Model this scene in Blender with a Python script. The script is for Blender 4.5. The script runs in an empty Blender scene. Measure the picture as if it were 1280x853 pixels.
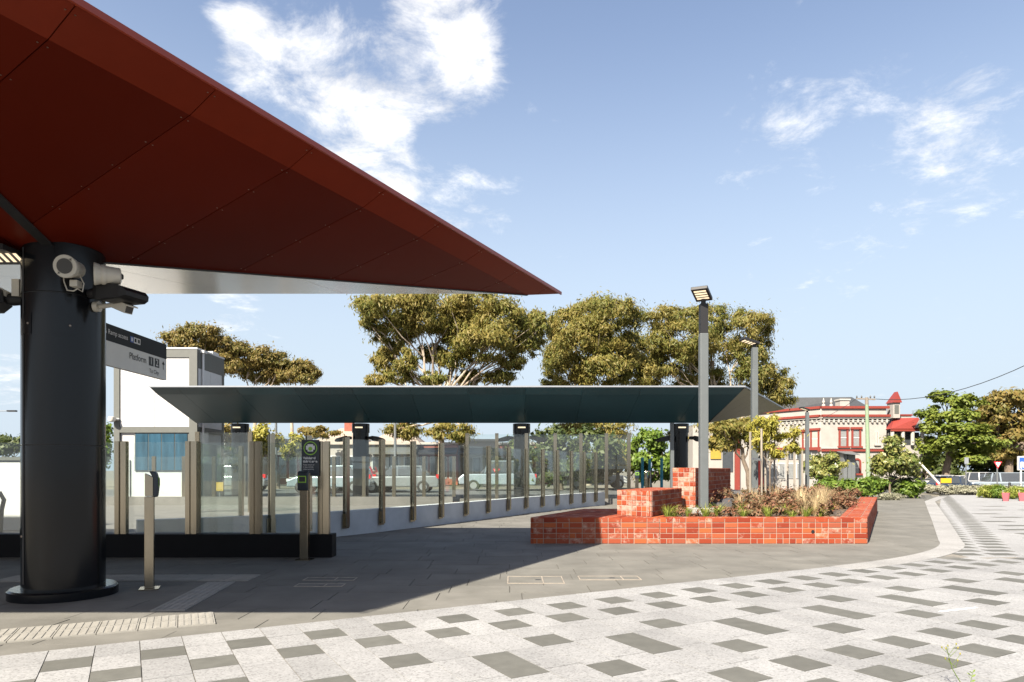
import bpy, math, random
import numpy as np
from mathutils import Vector, Matrix
R = math.radians
random.seed(7); rng = np.random.default_rng(7)
scene = bpy.context.scene
C = scene.collection

# ------------------------------------------------------------------ camera
CAMH = 1.2; F = 853.0; HZ = 588.0
cam = bpy.data.cameras.new('camera'); camo = bpy.data.objects.new('camera', cam); C.objects.link(camo)
camo.location = (0, 0, CAMH); camo.rotation_euler = (R(90), 0, 0)
cam.sensor_width = 36; cam.lens = 36 * F / 1280; cam.shift_y = (HZ - 426.5) / 1280
cam.clip_start = 0.05; cam.clip_end = 3000
scene.camera = camo
# ------------------------------------------------------------------ sky and sun
SUN_EL, SUN_AZ = R(42.5), R(180 + 31.7)          # azimuth clockwise from +Y
SUN_DIR = Vector((math.sin(SUN_AZ) * math.cos(SUN_EL), math.cos(SUN_AZ) * math.cos(SUN_EL), math.sin(SUN_EL)))
w = bpy.data.worlds.new('World'); scene.world = w; w.use_nodes = True
nt = w.node_tree; N = nt.nodes; L = nt.links; N.clear()
def nd(t, **k):
    n = N.new(t)
    for a, b in k.items():
        setattr(n, a, b)
    return n
def mth(op, a, b=None, c=None):
    n = N.new('ShaderNodeMath'); n.operation = op
    for i, v in enumerate((a, b, c)):
        if v is None: continue
        if isinstance(v, (int, float)): n.inputs[i].default_value = v
        else: L.new(v, n.inputs[i])
    return n.outputs[0]
sky = nd('ShaderNodeTexSky', sky_type='NISHITA'); sky.sun_disc = False
sky.sun_elevation = SUN_EL; sky.sun_rotation = SUN_AZ
sky.air_density = 1.0; sky.dust_density = 1.9; sky.ozone_density = 1.3; sky.altitude = 20
tc = nd('ShaderNodeTexCoord'); sep = nd('ShaderNodeSeparateXYZ'); L.new(tc.outputs['Generated'], sep.inputs[0])
zz = mth('ADD', mth('MAXIMUM', sep.outputs[2], 0.0), 0.16)
comb = nd('ShaderNodeCombineXYZ'); L.new(mth('DIVIDE', sep.outputs[0], zz), comb.inputs[0]); L.new(mth('DIVIDE', sep.outputs[1], zz), comb.inputs[1])
def noise(vec, scale, detail, rough, dist=0.0):
    n = nd('ShaderNodeTexNoise'); n.inputs['Scale'].default_value = scale; n.inputs['Detail'].default_value = detail
    n.inputs['Roughness'].default_value = rough; n.inputs['Distortion'].default_value = dist; L.new(vec, n.inputs['Vector']); return n.outputs[0]
n1 = noise(comb.outputs[0], 5.6, 14, 0.68, 0.3)
n2 = noise(comb.outputs[0], 0.9, 4, 0.5)
def blob(dx, dz, rad, gain):                        # a bank of cloud in one direction of the sky
    v = Vector((dx, 1, dz)).normalized()
    d = nd('ShaderNodeVectorMath', operation='DISTANCE'); L.new(tc.outputs['Generated'], d.inputs[0]); d.inputs[1].default_value = v
    m = nd('ShaderNodeMapRange', interpolation_type='SMOOTHSTEP'); m.inputs[1].default_value = rad; m.inputs[2].default_value = rad * 0.15
    m.inputs[3].default_value = 0; m.inputs[4].default_value = gain; L.new(d.outputs['Value'], m.inputs[0]); return m.outputs[0]
acc = None
for px, py, rad, g in ((545, 40, 115, .36), (560, 90, 75, .3), (470, 120, 75, .30), (440, 175, 95, .28), (490, 215, 60, .24), (340, 80, 85, .25), (410, 50, 60, .20), (300, 40, 50, .2), (585, 250, 85, .20), (480, 250, 60, .2), (420, 200, 60, .25),
                       (1250, 125, 110, .12), (1110, 165, 120, .14), (960, 175, 100, .17), (1190, 185, 90, .08), (1040, 325, 70, .14), (950, 328, 40, .15), (1240, 300, 100, .10), (1120, 292, 45, .14),
                       (300, 390, 60, .15), (15, 475, 45, .25), (1200, 240, 80, .04)):
    b = blob((px - 640) / F, (HZ - py) / F, rad / F, g)
    acc = b if acc is None else mth('ADD', acc, b)
dens = mth('ADD', mth('ADD', n1, mth('MULTIPLY', mth('SUBTRACT', n2, .5), .25)), mth('MINIMUM', acc, .33))
cr = nd('ShaderNodeMapRange', interpolation_type='SMOOTHSTEP'); cr.inputs[1].default_value = .63; cr.inputs[2].default_value = .97
L.new(dens, cr.inputs[0])
n3 = noise(comb.outputs[0], 5.5, 6, .6)
shade = nd('ShaderNodeMapRange'); shade.inputs[1].default_value = .3; shade.inputs[2].default_value = .6; shade.inputs[3].default_value = 4.6; shade.inputs[4].default_value = 6.4; L.new(n3, shade.inputs[0])
ccol = nd('ShaderNodeVectorMath', operation='SCALE'); ccol.inputs[0].default_value = (1.0, .985, .97); L.new(shade.outputs[0], ccol.inputs['Scale'])
mix = nd('ShaderNodeMix', data_type='RGBA'); L.new(mth('MULTIPLY', cr.outputs[0], .93), mix.inputs[0]); wb = nd('ShaderNodeVectorMath', operation='MULTIPLY_ADD'); L.new(sky.outputs[0], wb.inputs[0]); wb.inputs[1].default_value = (1.05, .985, .97); wb.inputs[2].default_value = (.22, .25, .30)
hz_ = nd('ShaderNodeMapRange', interpolation_type='SMOOTHSTEP'); hz_.inputs[1].default_value = .62; hz_.inputs[2].default_value = .05; hz_.inputs[3].default_value = 0; hz_.inputs[4].default_value = .92; L.new(sep.outputs[2], hz_.inputs[0])   # thin high haze, thicker towards the horizon all round
veil = nd('ShaderNodeMix', data_type='RGBA'); L.new(hz_.outputs[0], veil.inputs[0]); L.new(wb.outputs[0], veil.inputs[6]); veil.inputs[7].default_value = (3.25, 3.80, 4.35, 1); L.new(veil.outputs[2], mix.inputs[6]); L.new(ccol.outputs[0], mix.inputs[7])
bg = nd('ShaderNodeBackground'); bg.inputs[1].default_value = 0.064; L.new(mix.outputs[2], bg.inputs[0])
wo = nd('ShaderNodeOutputWorld'); L.new(bg.outputs[0], wo.inputs[0])
sl = bpy.data.lights.new('sun', 'SUN'); sl.energy = 5.0; sl.angle = R(.53); sl.color = (1, .91, .77)
so = bpy.data.objects.new('sun', sl); C.objects.link(so); so.location = (-20, -30, 40); so.rotation_euler = SUN_DIR.to_track_quat('Z', 'Y').to_euler()
scene.view_settings.view_transform = 'Standard'; scene.view_settings.look = 'None'; scene.view_settings.gamma = 1
scene.view_settings.exposure = 1.75
scene.cycles.max_bounces = 10; scene.cycles.transparent_max_bounces = 24; scene.cycles.diffuse_bounces = 5

# ------------------------------------------------------------------ helpers
def at(px, py, Y):                                   # measured point of the photograph -> metres at depth Y
    return Vector(((px - 640) / F * Y, Y, CAMH + (HZ - py) / F * Y))
def X(px, Y): return (px - 640) / F * Y
def Z(py, Y): return CAMH + (HZ - py) / F * Y
def tag(o, label=None, cat=None, group=None, kind=None):
    if label: o['label'] = label
    if cat: o['category'] = cat
    if group: o['group'] = group
    if kind: o['kind'] = kind
    return o
def thing(name, label, cat, loc=(0, 0, 0), rz=0.0, group=None):
    o = bpy.data.objects.new(name, None); C.objects.link(o); o.location = loc; o.rotation_euler = (0, 0, rz); o.empty_display_size = .2
    return tag(o, label, cat, group)
def dup(root, loc, rz, label=None, group=None, sc=None):
    r = root.copy(); C.objects.link(r); r.location = loc; r.rotation_euler = (0, 0, rz)
    if label: r['label'] = label
    if group: r['group'] = group
    if sc: r.scale = sc
    for ch in list(root.children):
        c = ch.copy(); C.objects.link(c); c.parent = r
        for g in list(ch.children):
            d = g.copy(); C.objects.link(d); d.parent = c
    return r
class MB:
    def __init__(s): s.v = []; s.f = []; s.smooth = False
    def add(s, vs, fs):
        b = len(s.v); s.v += [tuple(p) for p in vs]; s.f += [tuple(b + i for i in q) for q in fs]; return s
    def box(s, x0, x1, y0, y1, z0, z1):
        return s.add([(x0, y0, z0), (x1, y0, z0), (x1, y1, z0), (x0, y1, z0), (x0, y0, z1), (x1, y0, z1), (x1, y1, z1), (x0, y1, z1)],
                     [(0, 3, 2, 1), (4, 5, 6, 7), (0, 1, 5, 4), (1, 2, 6, 5), (2, 3, 7, 6), (3, 0, 4, 7)])
    def cbox(s, c, sx, sy, sz): return s.box(c[0] - sx / 2, c[0] + sx / 2, c[1] - sy / 2, c[1] + sy / 2, c[2] - sz / 2, c[2] + sz / 2)
    def bar(s, a, b, wdt, hgt, up=(0, 0, 1)):        # rectangular bar between two points
        a = Vector(a); b = Vector(b); d = (b - a).normalized(); u = Vector(up)
        if abs(d.dot(u)) > .98: u = Vector((0, 1, 0))
        sd = d.cross(u).normalized(); u = sd.cross(d).normalized(); vs = []
        for p in (a, b):
            for i, j in ((-1, -1), (1, -1), (1, 1), (-1, 1)): vs.append(p + sd * (i * wdt / 2) + u * (j * hgt / 2))
        return s.add(vs, [(0, 1, 2, 3), (7, 6, 5, 4), (0, 4, 5, 1), (1, 5, 6, 2), (2, 6, 7, 3), (3, 7, 4, 0)])
    def prism(s, poly, z0, z1):                      # poly: plan points; z0,z1 numbers or functions of (x,y)
        n = len(poly); g = lambda z, p: z(p[0], p[1]) if callable(z) else z
        area = sum(poly[i][0] * poly[(i + 1) % n][1] - poly[(i + 1) % n][0] * poly[i][1] for i in range(n))
        if area < 0: poly = poly[::-1]
        vs = [(p[0], p[1], g(z0, p)) for p in poly] + [(p[0], p[1], g(z1, p)) for p in poly]
        return s.add(vs, [tuple(range(n))[::-1], tuple(range(n, 2 * n))] + [(i, (i + 1) % n, n + (i + 1) % n, n + i) for i in range(n)])
    def tube(s, pts, rads, n=8, cap=True):
        pts = [Vector(p) for p in pts]; vs = []; prev = None
        for i, p in enumerate(pts):
            d = (pts[min(i + 1, len(pts) - 1)] - pts[max(i - 1, 0)]).normalized()
            if prev is None:
                a = d.orthogonal().normalized()
            else:
                a = (prev - d * prev.dot(d)).normalized()
            prev = a; b = d.cross(a); r = rads[i] if hasattr(rads, '__len__') else rads
            for k in range(n):
                t = 2 * math.pi * k / n; vs.append(p + a * (math.cos(t) * r) + b * (math.sin(t) * r))
        fs = []
        for i in range(len(pts) - 1):
            for k in range(n):
                fs.append((i * n + k, i * n + (k + 1) % n, (i + 1) * n + (k + 1) % n, (i + 1) * n + k))
        if cap: fs += [tuple(range(n))[::-1], tuple((len(pts) - 1) * n + k for k in range(n))]
        s.smooth = True
        return s.add(vs, fs)
    def lathe(s, c, prof, n=32):                     # prof: list of (radius, z)
        vs = []; m = len(prof)
        for r, z in prof:
            for k in range(n):
                t = 2 * math.pi * k / n; vs.append((c[0] + r * math.cos(t), c[1] + r * math.sin(t), c[2] + z))
        fs = [(i * n + k, i * n + (k + 1) % n, (i + 1) * n + (k + 1) % n, (i + 1) * n + k) for i in range(m - 1) for k in range(n)]
        fs += [tuple(range(n))[::-1], tuple((m - 1) * n + k for k in range(n))]
        s.smooth = True
        return s.add(vs, fs)
    def mesh(s, name, off=(0, 0, 0)):
        me = bpy.data.meshes.new(name); o = Vector(off)
        me.from_pydata([(p[0] - o[0], p[1] - o[1], p[2] - o[2]) for p in s.v], [], s.f); me.update(); return me
    def build(s, name, mat, parent=None, local=False, smooth=None, bevel=0, kind=None):
        off = (0, 0, 0)
        if parent is not None and not local:
            off = parent.location if parent.parent is None else parent.location + parent.parent.location
        me = s.mesh(name, off); me.materials.append(mat)
        if smooth or (smooth is None and s.smooth):
            me.shade_smooth(); me.set_sharp_from_angle(angle=R(35))
        o = bpy.data.objects.new(name, me); C.objects.link(o)
        if parent is not None: o.parent = parent
        if bevel:
            b = o.modifiers.new('bevel', 'BEVEL'); b.width = bevel; b.segments = 2; b.limit_method = 'ANGLE'
        if kind: o['kind'] = kind
        return o
def solid(name, label, cat, mb, mat, base=None, group=None, **k):   # a thing that is one mesh
    o = mb.build(name, mat, None, **k)
    return tag(o, label, cat, group)
def clip(poly, nx, ny, c):                           # keep nx*x+ny*y <= c
    out = []
    for i in range(len(poly)):
        a, b = poly[i], poly[(i + 1) % len(poly)]
        da, db = nx * a[0] + ny * a[1] - c, nx * b[0] + ny * b[1] - c
        if da <= 0: out.append(a)
        if da * db < 0:
            t = da / (da - db); out.append((a[0] + (b[0] - a[0]) * t, a[1] + (b[1] - a[1]) * t))
    return out
def inside(p, poly):
    x, y = p; r = False; n = len(poly)
    for i in range(n):
        x1, y1 = poly[i][:2]; x2, y2 = poly[(i + 1) % n][:2]
        if (y1 > y) != (y2 > y) and x < (x2 - x1) * (y - y1) / (y2 - y1) + x1: r = not r
    return r
def area(poly): return abs(sum(poly[i][0] * poly[(i + 1) % len(poly)][1] - poly[(i + 1) % len(poly)][0] * poly[i][1] for i in range(len(poly)))) / 2

# ------------------------------------------------------------------ materials
KA = .76                                              # one overall albedo level for the hard surfaces
def mat(name, col, rough=.6, metal=0.0, var=.08, scale=6.0, bump=0.0, bscale=None, piece=0.0, spec=.5, coat=0.0, col2=None, c2scale=3.0, c2lo=.5, c2hi=.65, stretch=None, emit=0, trans=0.0):
    if metal < .5 and not emit:
        col = tuple(c * KA for c in col); col2 = tuple(c * KA for c in col2) if col2 else None
    m = bpy.data.materials.new(name); m.use_nodes = True; t = m.node_tree; n = t.nodes; l = t.links
    p = n['Principled BSDF']; p.inputs['Roughness'].default_value = rough; p.inputs['Metallic'].default_value = metal
    p.inputs['Specular IOR Level'].default_value = spec; p.inputs['Coat Weight'].default_value = coat; p.inputs['Coat Roughness'].default_value = .08
    g = n.new('ShaderNodeNewGeometry'); oi = n.new('ShaderNodeObjectInfo')
    vec = g.outputs['Position']
    if stretch:
        mp = n.new('ShaderNodeMapping'); mp.inputs['Scale'].default_value = stretch; l.new(vec, mp.inputs[0]); vec = mp.outputs[0]
    def nz(sc, det=5, ro=.6):
        q = n.new('ShaderNodeTexNoise'); q.inputs['Scale'].default_value = sc; q.inputs['Detail'].default_value = det; q.inputs['Roughness'].default_value = ro; l.new(vec, q.inputs['Vector']); return q.outputs[0]
    base = n.new('ShaderNodeRGB'); base.outputs[0].default_value = (*col, 1); cur = base.outputs[0]
    if col2:
        mr = n.new('ShaderNodeMapRange'); mr.inputs[1].default_value = c2lo; mr.inputs[2].default_value = c2hi; l.new(nz(c2scale, 7, .65), mr.inputs[0])
        mx = n.new('ShaderNodeMix'); mx.data_type = 'RGBA'; l.new(mr.outputs[0], mx.inputs[0]); l.new(cur, mx.inputs[6]); mx.inputs[7].default_value = (*col2, 1); cur = mx.outputs[2]
    val = None
    if var:
        mr = n.new('ShaderNodeMapRange'); mr.inputs[1].default_value = .3; mr.inputs[2].default_value = .7; mr.inputs[3].default_value = 1 - var; mr.inputs[4].default_value = 1 + var; l.new(nz(scale), mr.inputs[0]); val = mr.outputs[0]
    if piece:
        a = n.new('ShaderNodeMath'); a.operation = 'ADD'; l.new(oi.outputs['Random'], a.inputs[0]); l.new(g.outputs['Random Per Island'], a.inputs[1])
        fr = n.new('ShaderNodeMath'); fr.operation = 'FRACT'; l.new(a.outputs[0], fr.inputs[0])
        mr = n.new('ShaderNodeMapRange'); mr.inputs[3].default_value = 1 - piece; mr.inputs[4].default_value = 1 + piece; l.new(fr.outputs[0], mr.inputs[0])
        if val is None: val = mr.outputs[0]
        else:
            mu = n.new('ShaderNodeMath'); mu.operation = 'MULTIPLY'; l.new(val, mu.inputs[0]); l.new(mr.outputs[0], mu.inputs[1]); val = mu.outputs[0]
    if val is not None:
        sc = n.new('ShaderNodeVectorMath'); sc.operation = 'SCALE'; l.new(cur, sc.inputs[0]); l.new(val, sc.inputs['Scale']); cur = sc.outputs[0]
    l.new(cur, p.inputs['Base Color'])
    if bump:
        b = n.new('ShaderNodeBump'); b.inputs['Strength'].default_value = bump; b.inputs['Distance'].default_value = .01; l.new(nz(bscale or scale * 4), b.inputs['Height']); l.new(b.outputs[0], p.inputs['Normal'])
    if emit:
        p.inputs['Emission Color'].default_value = (*col, 1); p.inputs['Emission Strength'].default_value = emit
    return m
def leafmat(name, c1, c2, tr=.35, sc=.9, rough=.55):
    m = bpy.data.materials.new(name); m.use_nodes = True; t = m.node_tree; n = t.nodes; l = t.links; n.clear()
    g = n.new('ShaderNodeNewGeometry'); nz = n.new('ShaderNodeTexNoise'); nz.inputs['Scale'].default_value = sc; nz.inputs['Detail'].default_value = 3; l.new(g.outputs['Position'], nz.inputs['Vector'])
    ad = n.new('ShaderNodeMath'); ad.operation = 'MULTIPLY_ADD'; l.new(g.outputs['Random Per Island'], ad.inputs[0]); ad.inputs[1].default_value = .55; l.new(nz.outputs[0], ad.inputs[2])
    mr = n.new('ShaderNodeMapRange'); mr.inputs[1].default_value = .45; mr.inputs[2].default_value = 1.05; l.new(ad.outputs[0], mr.inputs[0])
    mx = n.new('ShaderNodeMix'); mx.data_type = 'RGBA'; mx.inputs[6].default_value = (*c1, 1); mx.inputs[7].default_value = (*c2, 1); l.new(mr.outputs[0], mx.inputs[0])
    p = n.new('ShaderNodeBsdfPrincipled'); p.inputs['Roughness'].default_value = rough; p.inputs['Specular IOR Level'].default_value = .35; l.new(mx.outputs[2], p.inputs['Base Color'])
    tl = n.new('ShaderNodeBsdfTranslucent'); l.new(mx.outputs[2], tl.inputs[0]); ms = n.new('ShaderNodeMixShader'); ms.inputs[0].default_value = tr
    l.new(p.outputs[0], ms.inputs[1]); l.new(tl.outputs[0], ms.inputs[2]); o = n.new('ShaderNodeOutputMaterial'); l.new(ms.outputs[0], o.inputs[0])
    return m
def glassmat(name, tint=(.9, .95, .94), refl=1.0, dirt=.05):
    m = bpy.data.materials.new(name); m.use_nodes = True; t = m.node_tree; n = t.nodes; l = t.links; n.clear()
    lw_ = n.new('ShaderNodeLayerWeight'); lw_.inputs[0].default_value = .5          # Schlick term, the same on both faces of the pane
    pw = n.new('ShaderNodeMath'); pw.operation = 'POWER'; pw.inputs[1].default_value = 5; l.new(lw_.outputs['Facing'], pw.inputs[0])
    mu = n.new('ShaderNodeMath'); mu.operation = 'MULTIPLY_ADD'; mu.inputs[1].default_value = .9 * refl; mu.inputs[2].default_value = .045 * refl; mu.use_clamp = True; l.new(pw.outputs[0], mu.inputs[0])
    tr = n.new('ShaderNodeBsdfTransparent'); tr.inputs[0].default_value = (*tint, 1)
    df = n.new('ShaderNodeBsdfDiffuse'); df.inputs[0].default_value = (.7, .72, .7, 1)
    g = n.new('ShaderNodeNewGeometry'); nz = n.new('ShaderNodeTexNoise'); nz.inputs['Scale'].default_value = 2.5; nz.inputs['Detail'].default_value = 6; l.new(g.outputs['Position'], nz.inputs['Vector'])
    dm = n.new('ShaderNodeMath'); dm.operation = 'MULTIPLY'; dm.inputs[1].default_value = dirt * 2; l.new(nz.outputs[0], dm.inputs[0])
    m0 = n.new('ShaderNodeMixShader'); l.new(dm.outputs[0], m0.inputs[0]); l.new(tr.outputs[0], m0.inputs[1]); l.new(df.outputs[0], m0.inputs[2])
    gl = n.new('ShaderNodeBsdfGlossy'); gl.inputs['Roughness'].default_value = .01; ms = n.new('ShaderNodeMixShader'); l.new(mu.outputs[0], ms.inputs[0]); l.new(m0.outputs[0], ms.inputs[1]); l.new(gl.outputs[0], ms.inputs[2])
    o = n.new('ShaderNodeOutputMaterial'); l.new(ms.outputs[0], o.inputs[0]); return m
def granitemat(name, base, dark, light, piece):
    m = bpy.data.materials.new(name); m.use_nodes = True; t = m.node_tree; n = t.nodes; l = t.links; p = n['Principled BSDF']; p.inputs['Roughness'].default_value = .75; p.inputs['Specular IOR Level'].default_value = .2
    g = n.new('ShaderNodeNewGeometry'); oi = n.new('ShaderNodeObjectInfo')
    vo = n.new('ShaderNodeTexVoronoi'); vo.inputs['Scale'].default_value = 95; l.new(g.outputs['Position'], vo.inputs['Vector'])
    s = n.new('ShaderNodeSeparateColor'); l.new(vo.outputs['Color'], s.inputs[0])
    cr = n.new('ShaderNodeValToRGB'); e = cr.color_ramp; e.interpolation = 'CONSTANT'; e.elements[0].position = 0; e.elements[0].color = (*dark, 1); e.elements[1].position = .13; e.elements[1].color = (*base, 1)
    k = e.elements.new(.72); k.color = (*light, 1); l.new(s.outputs[0], cr.inputs[0])
    nz = n.new('ShaderNodeTexNoise'); nz.inputs['Scale'].default_value = 1.3; nz.inputs['Detail'].default_value = 8; nz.inputs['Roughness'].default_value = .65; l.new(g.outputs['Position'], nz.inputs['Vector'])
    mr = n.new('ShaderNodeMapRange'); mr.inputs[1].default_value = .3; mr.inputs[2].default_value = .7; mr.inputs[3].default_value = .84; mr.inputs[4].default_value = 1.1; l.new(nz.outputs[0], mr.inputs[0])
    a = n.new('ShaderNodeMath'); a.operation = 'ADD'; l.new(oi.outputs['Random'], a.inputs[0]); l.new(g.outputs['Random Per Island'], a.inputs[1]); fr = n.new('ShaderNodeMath'); fr.operation = 'FRACT'; l.new(a.outputs[0], fr.inputs[0])
    m2 = n.new('ShaderNodeMapRange'); m2.inputs[3].default_value = 1 - piece; m2.inputs[4].default_value = 1 + piece; l.new(fr.outputs[0], m2.inputs[0])
    mu = n.new('ShaderNodeMath'); mu.operation = 'MULTIPLY'; l.new(mr.outputs[0], mu.inputs[0]); l.new(m2.outputs[0], mu.inputs[1])
    vs = n.new('ShaderNodeTexVoronoi'); vs.inputs['Scale'].default_value = 2.6; vs.inputs['Randomness'].default_value = 1; l.new(g.outputs['Position'], vs.inputs['Vector'])
    m3 = n.new('ShaderNodeMapRange'); m3.inputs[1].default_value = .045; m3.inputs[2].default_value = .06; m3.inputs[3].default_value = .80; m3.inputs[4].default_value = 1; l.new(vs.outputs['Distance'], m3.inputs[0])
    st = n.new('ShaderNodeTexNoise'); st.inputs['Scale'].default_value = .55; st.inputs['Detail'].default_value = 9; st.inputs['Roughness'].default_value = .7; l.new(g.outputs['Position'], st.inputs['Vector'])
    m4 = n.new('ShaderNodeMapRange'); m4.inputs[1].default_value = .52; m4.inputs[2].default_value = .68; m4.inputs[3].default_value = 1; m4.inputs[4].default_value = .84; l.new(st.outputs[0], m4.inputs[0])
    for k_ in (m3, m4):
        q_ = n.new('ShaderNodeMath'); q_.operation = 'MULTIPLY'; l.new(mu.outputs[0], q_.inputs[0]); l.new(k_.outputs[0], q_.inputs[1]); mu = q_
    sc = n.new('ShaderNodeVectorMath'); sc.operation = 'SCALE'; l.new(cr.outputs[0], sc.inputs[0]); l.new(mu.outputs[0], sc.inputs['Scale']); l.new(sc.outputs[0], p.inputs['Base Color'])
    b = n.new('ShaderNodeBump'); b.inputs['Strength'].default_value = .25; b.inputs['Distance'].default_value = .003; l.new(s.outputs[1], b.inputs['Height']); l.new(b.outputs[0], p.inputs['Normal'])
    return m
def brickmat(name, white):
    m = bpy.data.materials.new(name); m.use_nodes = True; t = m.node_tree; n = t.nodes; l = t.links; p = n['Principled BSDF']; p.inputs['Roughness'].default_value = .8; p.inputs['Specular IOR Level'].default_value = .15
    g = n.new('ShaderNodeNewGeometry'); oi = n.new('ShaderNodeObjectInfo')
    a = n.new('ShaderNodeMath'); a.operation = 'ADD'; l.new(oi.outputs['Random'], a.inputs[0]); l.new(g.outputs['Random Per Island'], a.inputs[1]); fr = n.new('ShaderNodeMath'); fr.operation = 'FRACT'; l.new(a.outputs[0], fr.inputs[0])
    cr = n.new('ShaderNodeValToRGB'); e = cr.color_ramp; e.elements[0].color = (.15, .024, .012, 1); e.elements[1].color = (.265, .068, .024, 1)
    k = e.elements.new(.35); k.color = (.215, .040, .016, 1); k = e.elements.new(.7); k.color = (.20, .052, .028, 1); l.new(fr.outputs[0], cr.inputs[0])
    nz = n.new('ShaderNodeTexNoise'); nz.inputs['Scale'].default_value = 9; nz.inputs['Detail'].default_value = 8; nz.inputs['Roughness'].default_value = .75; l.new(g.outputs['Position'], nz.inputs['Vector'])
    m7 = n.new('ShaderNodeMath'); m7.operation = 'MULTIPLY_ADD'; l.new(fr.outputs[0], m7.inputs[0]); m7.inputs[1].default_value = 7.31; m7.inputs[2].default_value = .17
    f2 = n.new('ShaderNodeMath'); f2.operation = 'FRACT'; l.new(m7.outputs[0], f2.inputs[0])
    ad = n.new('ShaderNodeMath'); ad.operation = 'MULTIPLY_ADD'; l.new(f2.outputs[0], ad.inputs[0]); ad.inputs[1].default_value = .30; l.new(nz.outputs[0], ad.inputs[2])
    mr = n.new('ShaderNodeMapRange'); mr.inputs[1].default_value = .84 - white; mr.inputs[2].default_value = 1.02 - white; mr.inputs[4].default_value = .85; l.new(ad.outputs[0], mr.inputs[0])
    mx = n.new('ShaderNodeMix'); mx.data_type = 'RGBA'; l.new(mr.outputs[0], mx.inputs[0]); l.new(cr.outputs[0], mx.inputs[6]); mx.inputs[7].default_value = (.32, .23, .185, 1)
    l.new(mx.outputs[2], p.inputs['Base Color'])
    b = n.new('ShaderNodeBump'); b.inputs['Strength'].default_value = .4; b.inputs['Distance'].default_value = .004
    n5 = n.new('ShaderNodeTexNoise'); n5.inputs['Scale'].default_value = 60; n5.inputs['Detail'].default_value = 4; l.new(g.outputs['Position'], n5.inputs['Vector']); l.new(n5.outputs[0], b.inputs['Height']); l.new(b.outputs[0], p.inputs['Normal'])
    return m
M = {}
M['ground'] = mat('dry ground', (.16, .145, .11), .9, var=.25, scale=.8, bump=.3)
M['asphalt'] = mat('asphalt', (.10, .10, .10), .85, var=.18, scale=3, bump=.2, bscale=120)
M['path'] = mat('pale asphalt path', (.14, .135, .125), .85, var=.15, scale=2, bump=.2, bscale=90)
M['redpath'] = mat('red paved strip', (.20, .115, .085), .85, var=.2, scale=3)
M['joint'] = mat('sand joint', (.10, .095, .082), .95, var=.2, scale=20)
M['jointp'] = mat('pale joint', (.19, .175, .15), .95, var=.2, scale=15)
M['bluestone'] = mat('bluestone', (.150, .146, .132), .8, spec=.15, var=.16, scale=1.6, piece=.055, bump=.12, bscale=60, col2=(.184, .178, .163), c2scale=1.1, c2lo=.48, c2hi=.72)
M['granite'] = granitemat('pale granite', (.210, .212, .214), (.152, .152, .153), (.240, .241, .243), .08)
M['border'] = granitemat('granite border', (.225, .222, .216), (.168, .166, .164), (.252, .25, .247), .02)
M['darkpaver'] = mat('dark paver', (.112, .112, .102), .75, spec=.2, var=.12, scale=8, piece=.10, bump=.15, bscale=80)
M['tactile'] = mat('tactile granite', (.27, .26, .235), .7, var=.12, scale=9, piece=.05)
M['steelrim'] = mat('pale cover rim', (.30, .26, .215), .6, metal=.0, var=.25, scale=14)
M['brick'] = brickmat('red brick', .115); M['brickw'] = brickmat('bloomed red brick', .24)
M['mortar'] = mat('mortar', (.33, .25, .20), .9, var=.15, scale=12, bump=.2)
M['soil'] = mat('mulch soil', (.085, .062, .046), .95, var=.4, scale=14, bump=.8, bscale=40)
M['chip'] = mat('mulch chip', (.13, .09, .062), .9, var=.2, piece=.45)
M['redpanel'] = mat('red soffit panel', (.110, .011, .004), .42, metal=.0, var=.06, scale=1.0, piece=.22, spec=.08)
M['redband_lit'] = mat('red edge panel with painted bounce light', (.165, .020, .007), .42, var=.05, piece=.08, spec=.12)  # lighter red paints in the glow off the sunlit ground
M['palepanel'] = mat('champagne soffit panel', (.74, .72, .66), .24, metal=.55, var=.05, scale=2, piece=.05)
M['tealpanel'] = mat('teal soffit panel', (.024, .072, .095), .4, spec=.25, var=.05, scale=1, piece=.22)
M['olivepanel'] = mat('olive soffit panel', (.085, .082, .045), .4, var=.05, piece=.12)
M['rooftop'] = mat('zinc roof top', (.45, .47, .50), .45, metal=.3)
M['fascia'] = mat('pale metal fascia', (.30, .32, .35), .4, metal=.3, var=.05)
M['redfascia'] = mat('red fascia', (.30, .045, .02), .4, var=.05)
M['darkrail'] = mat('dark fold strip', (.018, .018, .02), .5)
M['rivet'] = mat('rivet', (.3, .24, .2), .35, metal=.8)
M['blackpaint'] = mat('gloss charcoal paint', (.006, .007, .009), .2, var=.15, scale=3, coat=.05, spec=.28, stretch=(8, 8, .6))
M['blackplinth'] = mat('black plinth', (.005, .005, .006), .6, var=.2, spec=.15)
M['charcoal'] = mat('charcoal metal', (.016, .016, .018), .5, spec=.3)
M['steel'] = mat('brushed stainless steel', (.32, .28, .215), .24, metal=1.0, var=.10, scale=14, stretch=(1, 1, .12))
M['greymetal'] = mat('galvanised grey paint', (.10, .113, .118), .5, metal=.0, var=.05)
M['greymetal2'] = mat('grey pole', (.13, .14, .145), .5, var=.05)
M['white'] = mat('white paint', (.55, .55, .54), .5, var=.04)
M['whitewall'] = mat('white render', (.50, .50, .50), .7, var=.05, scale=1.5)
M['upstand'] = mat('white concrete upstand', (.50, .52, .54), .75, var=.10, scale=3, bump=.1)
M['greyframe'] = mat('grey cladding', (.10, .105, .095), .55, var=.06)
M['plastic'] = mat('off white plastic', (.56, .54, .48), .4, var=.05)
M['darklens'] = mat('dark grille', (.05, .05, .05), .5)
M['glass'] = glassmat('clear fence glass', (.93, .965, .955), 1.1, .007)
M['bluewin'] = mat('blue tinted window', (.028, .075, .115), .2, var=.35, scale=1.2, spec=.25, stretch=(4, 4, .6))
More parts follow.
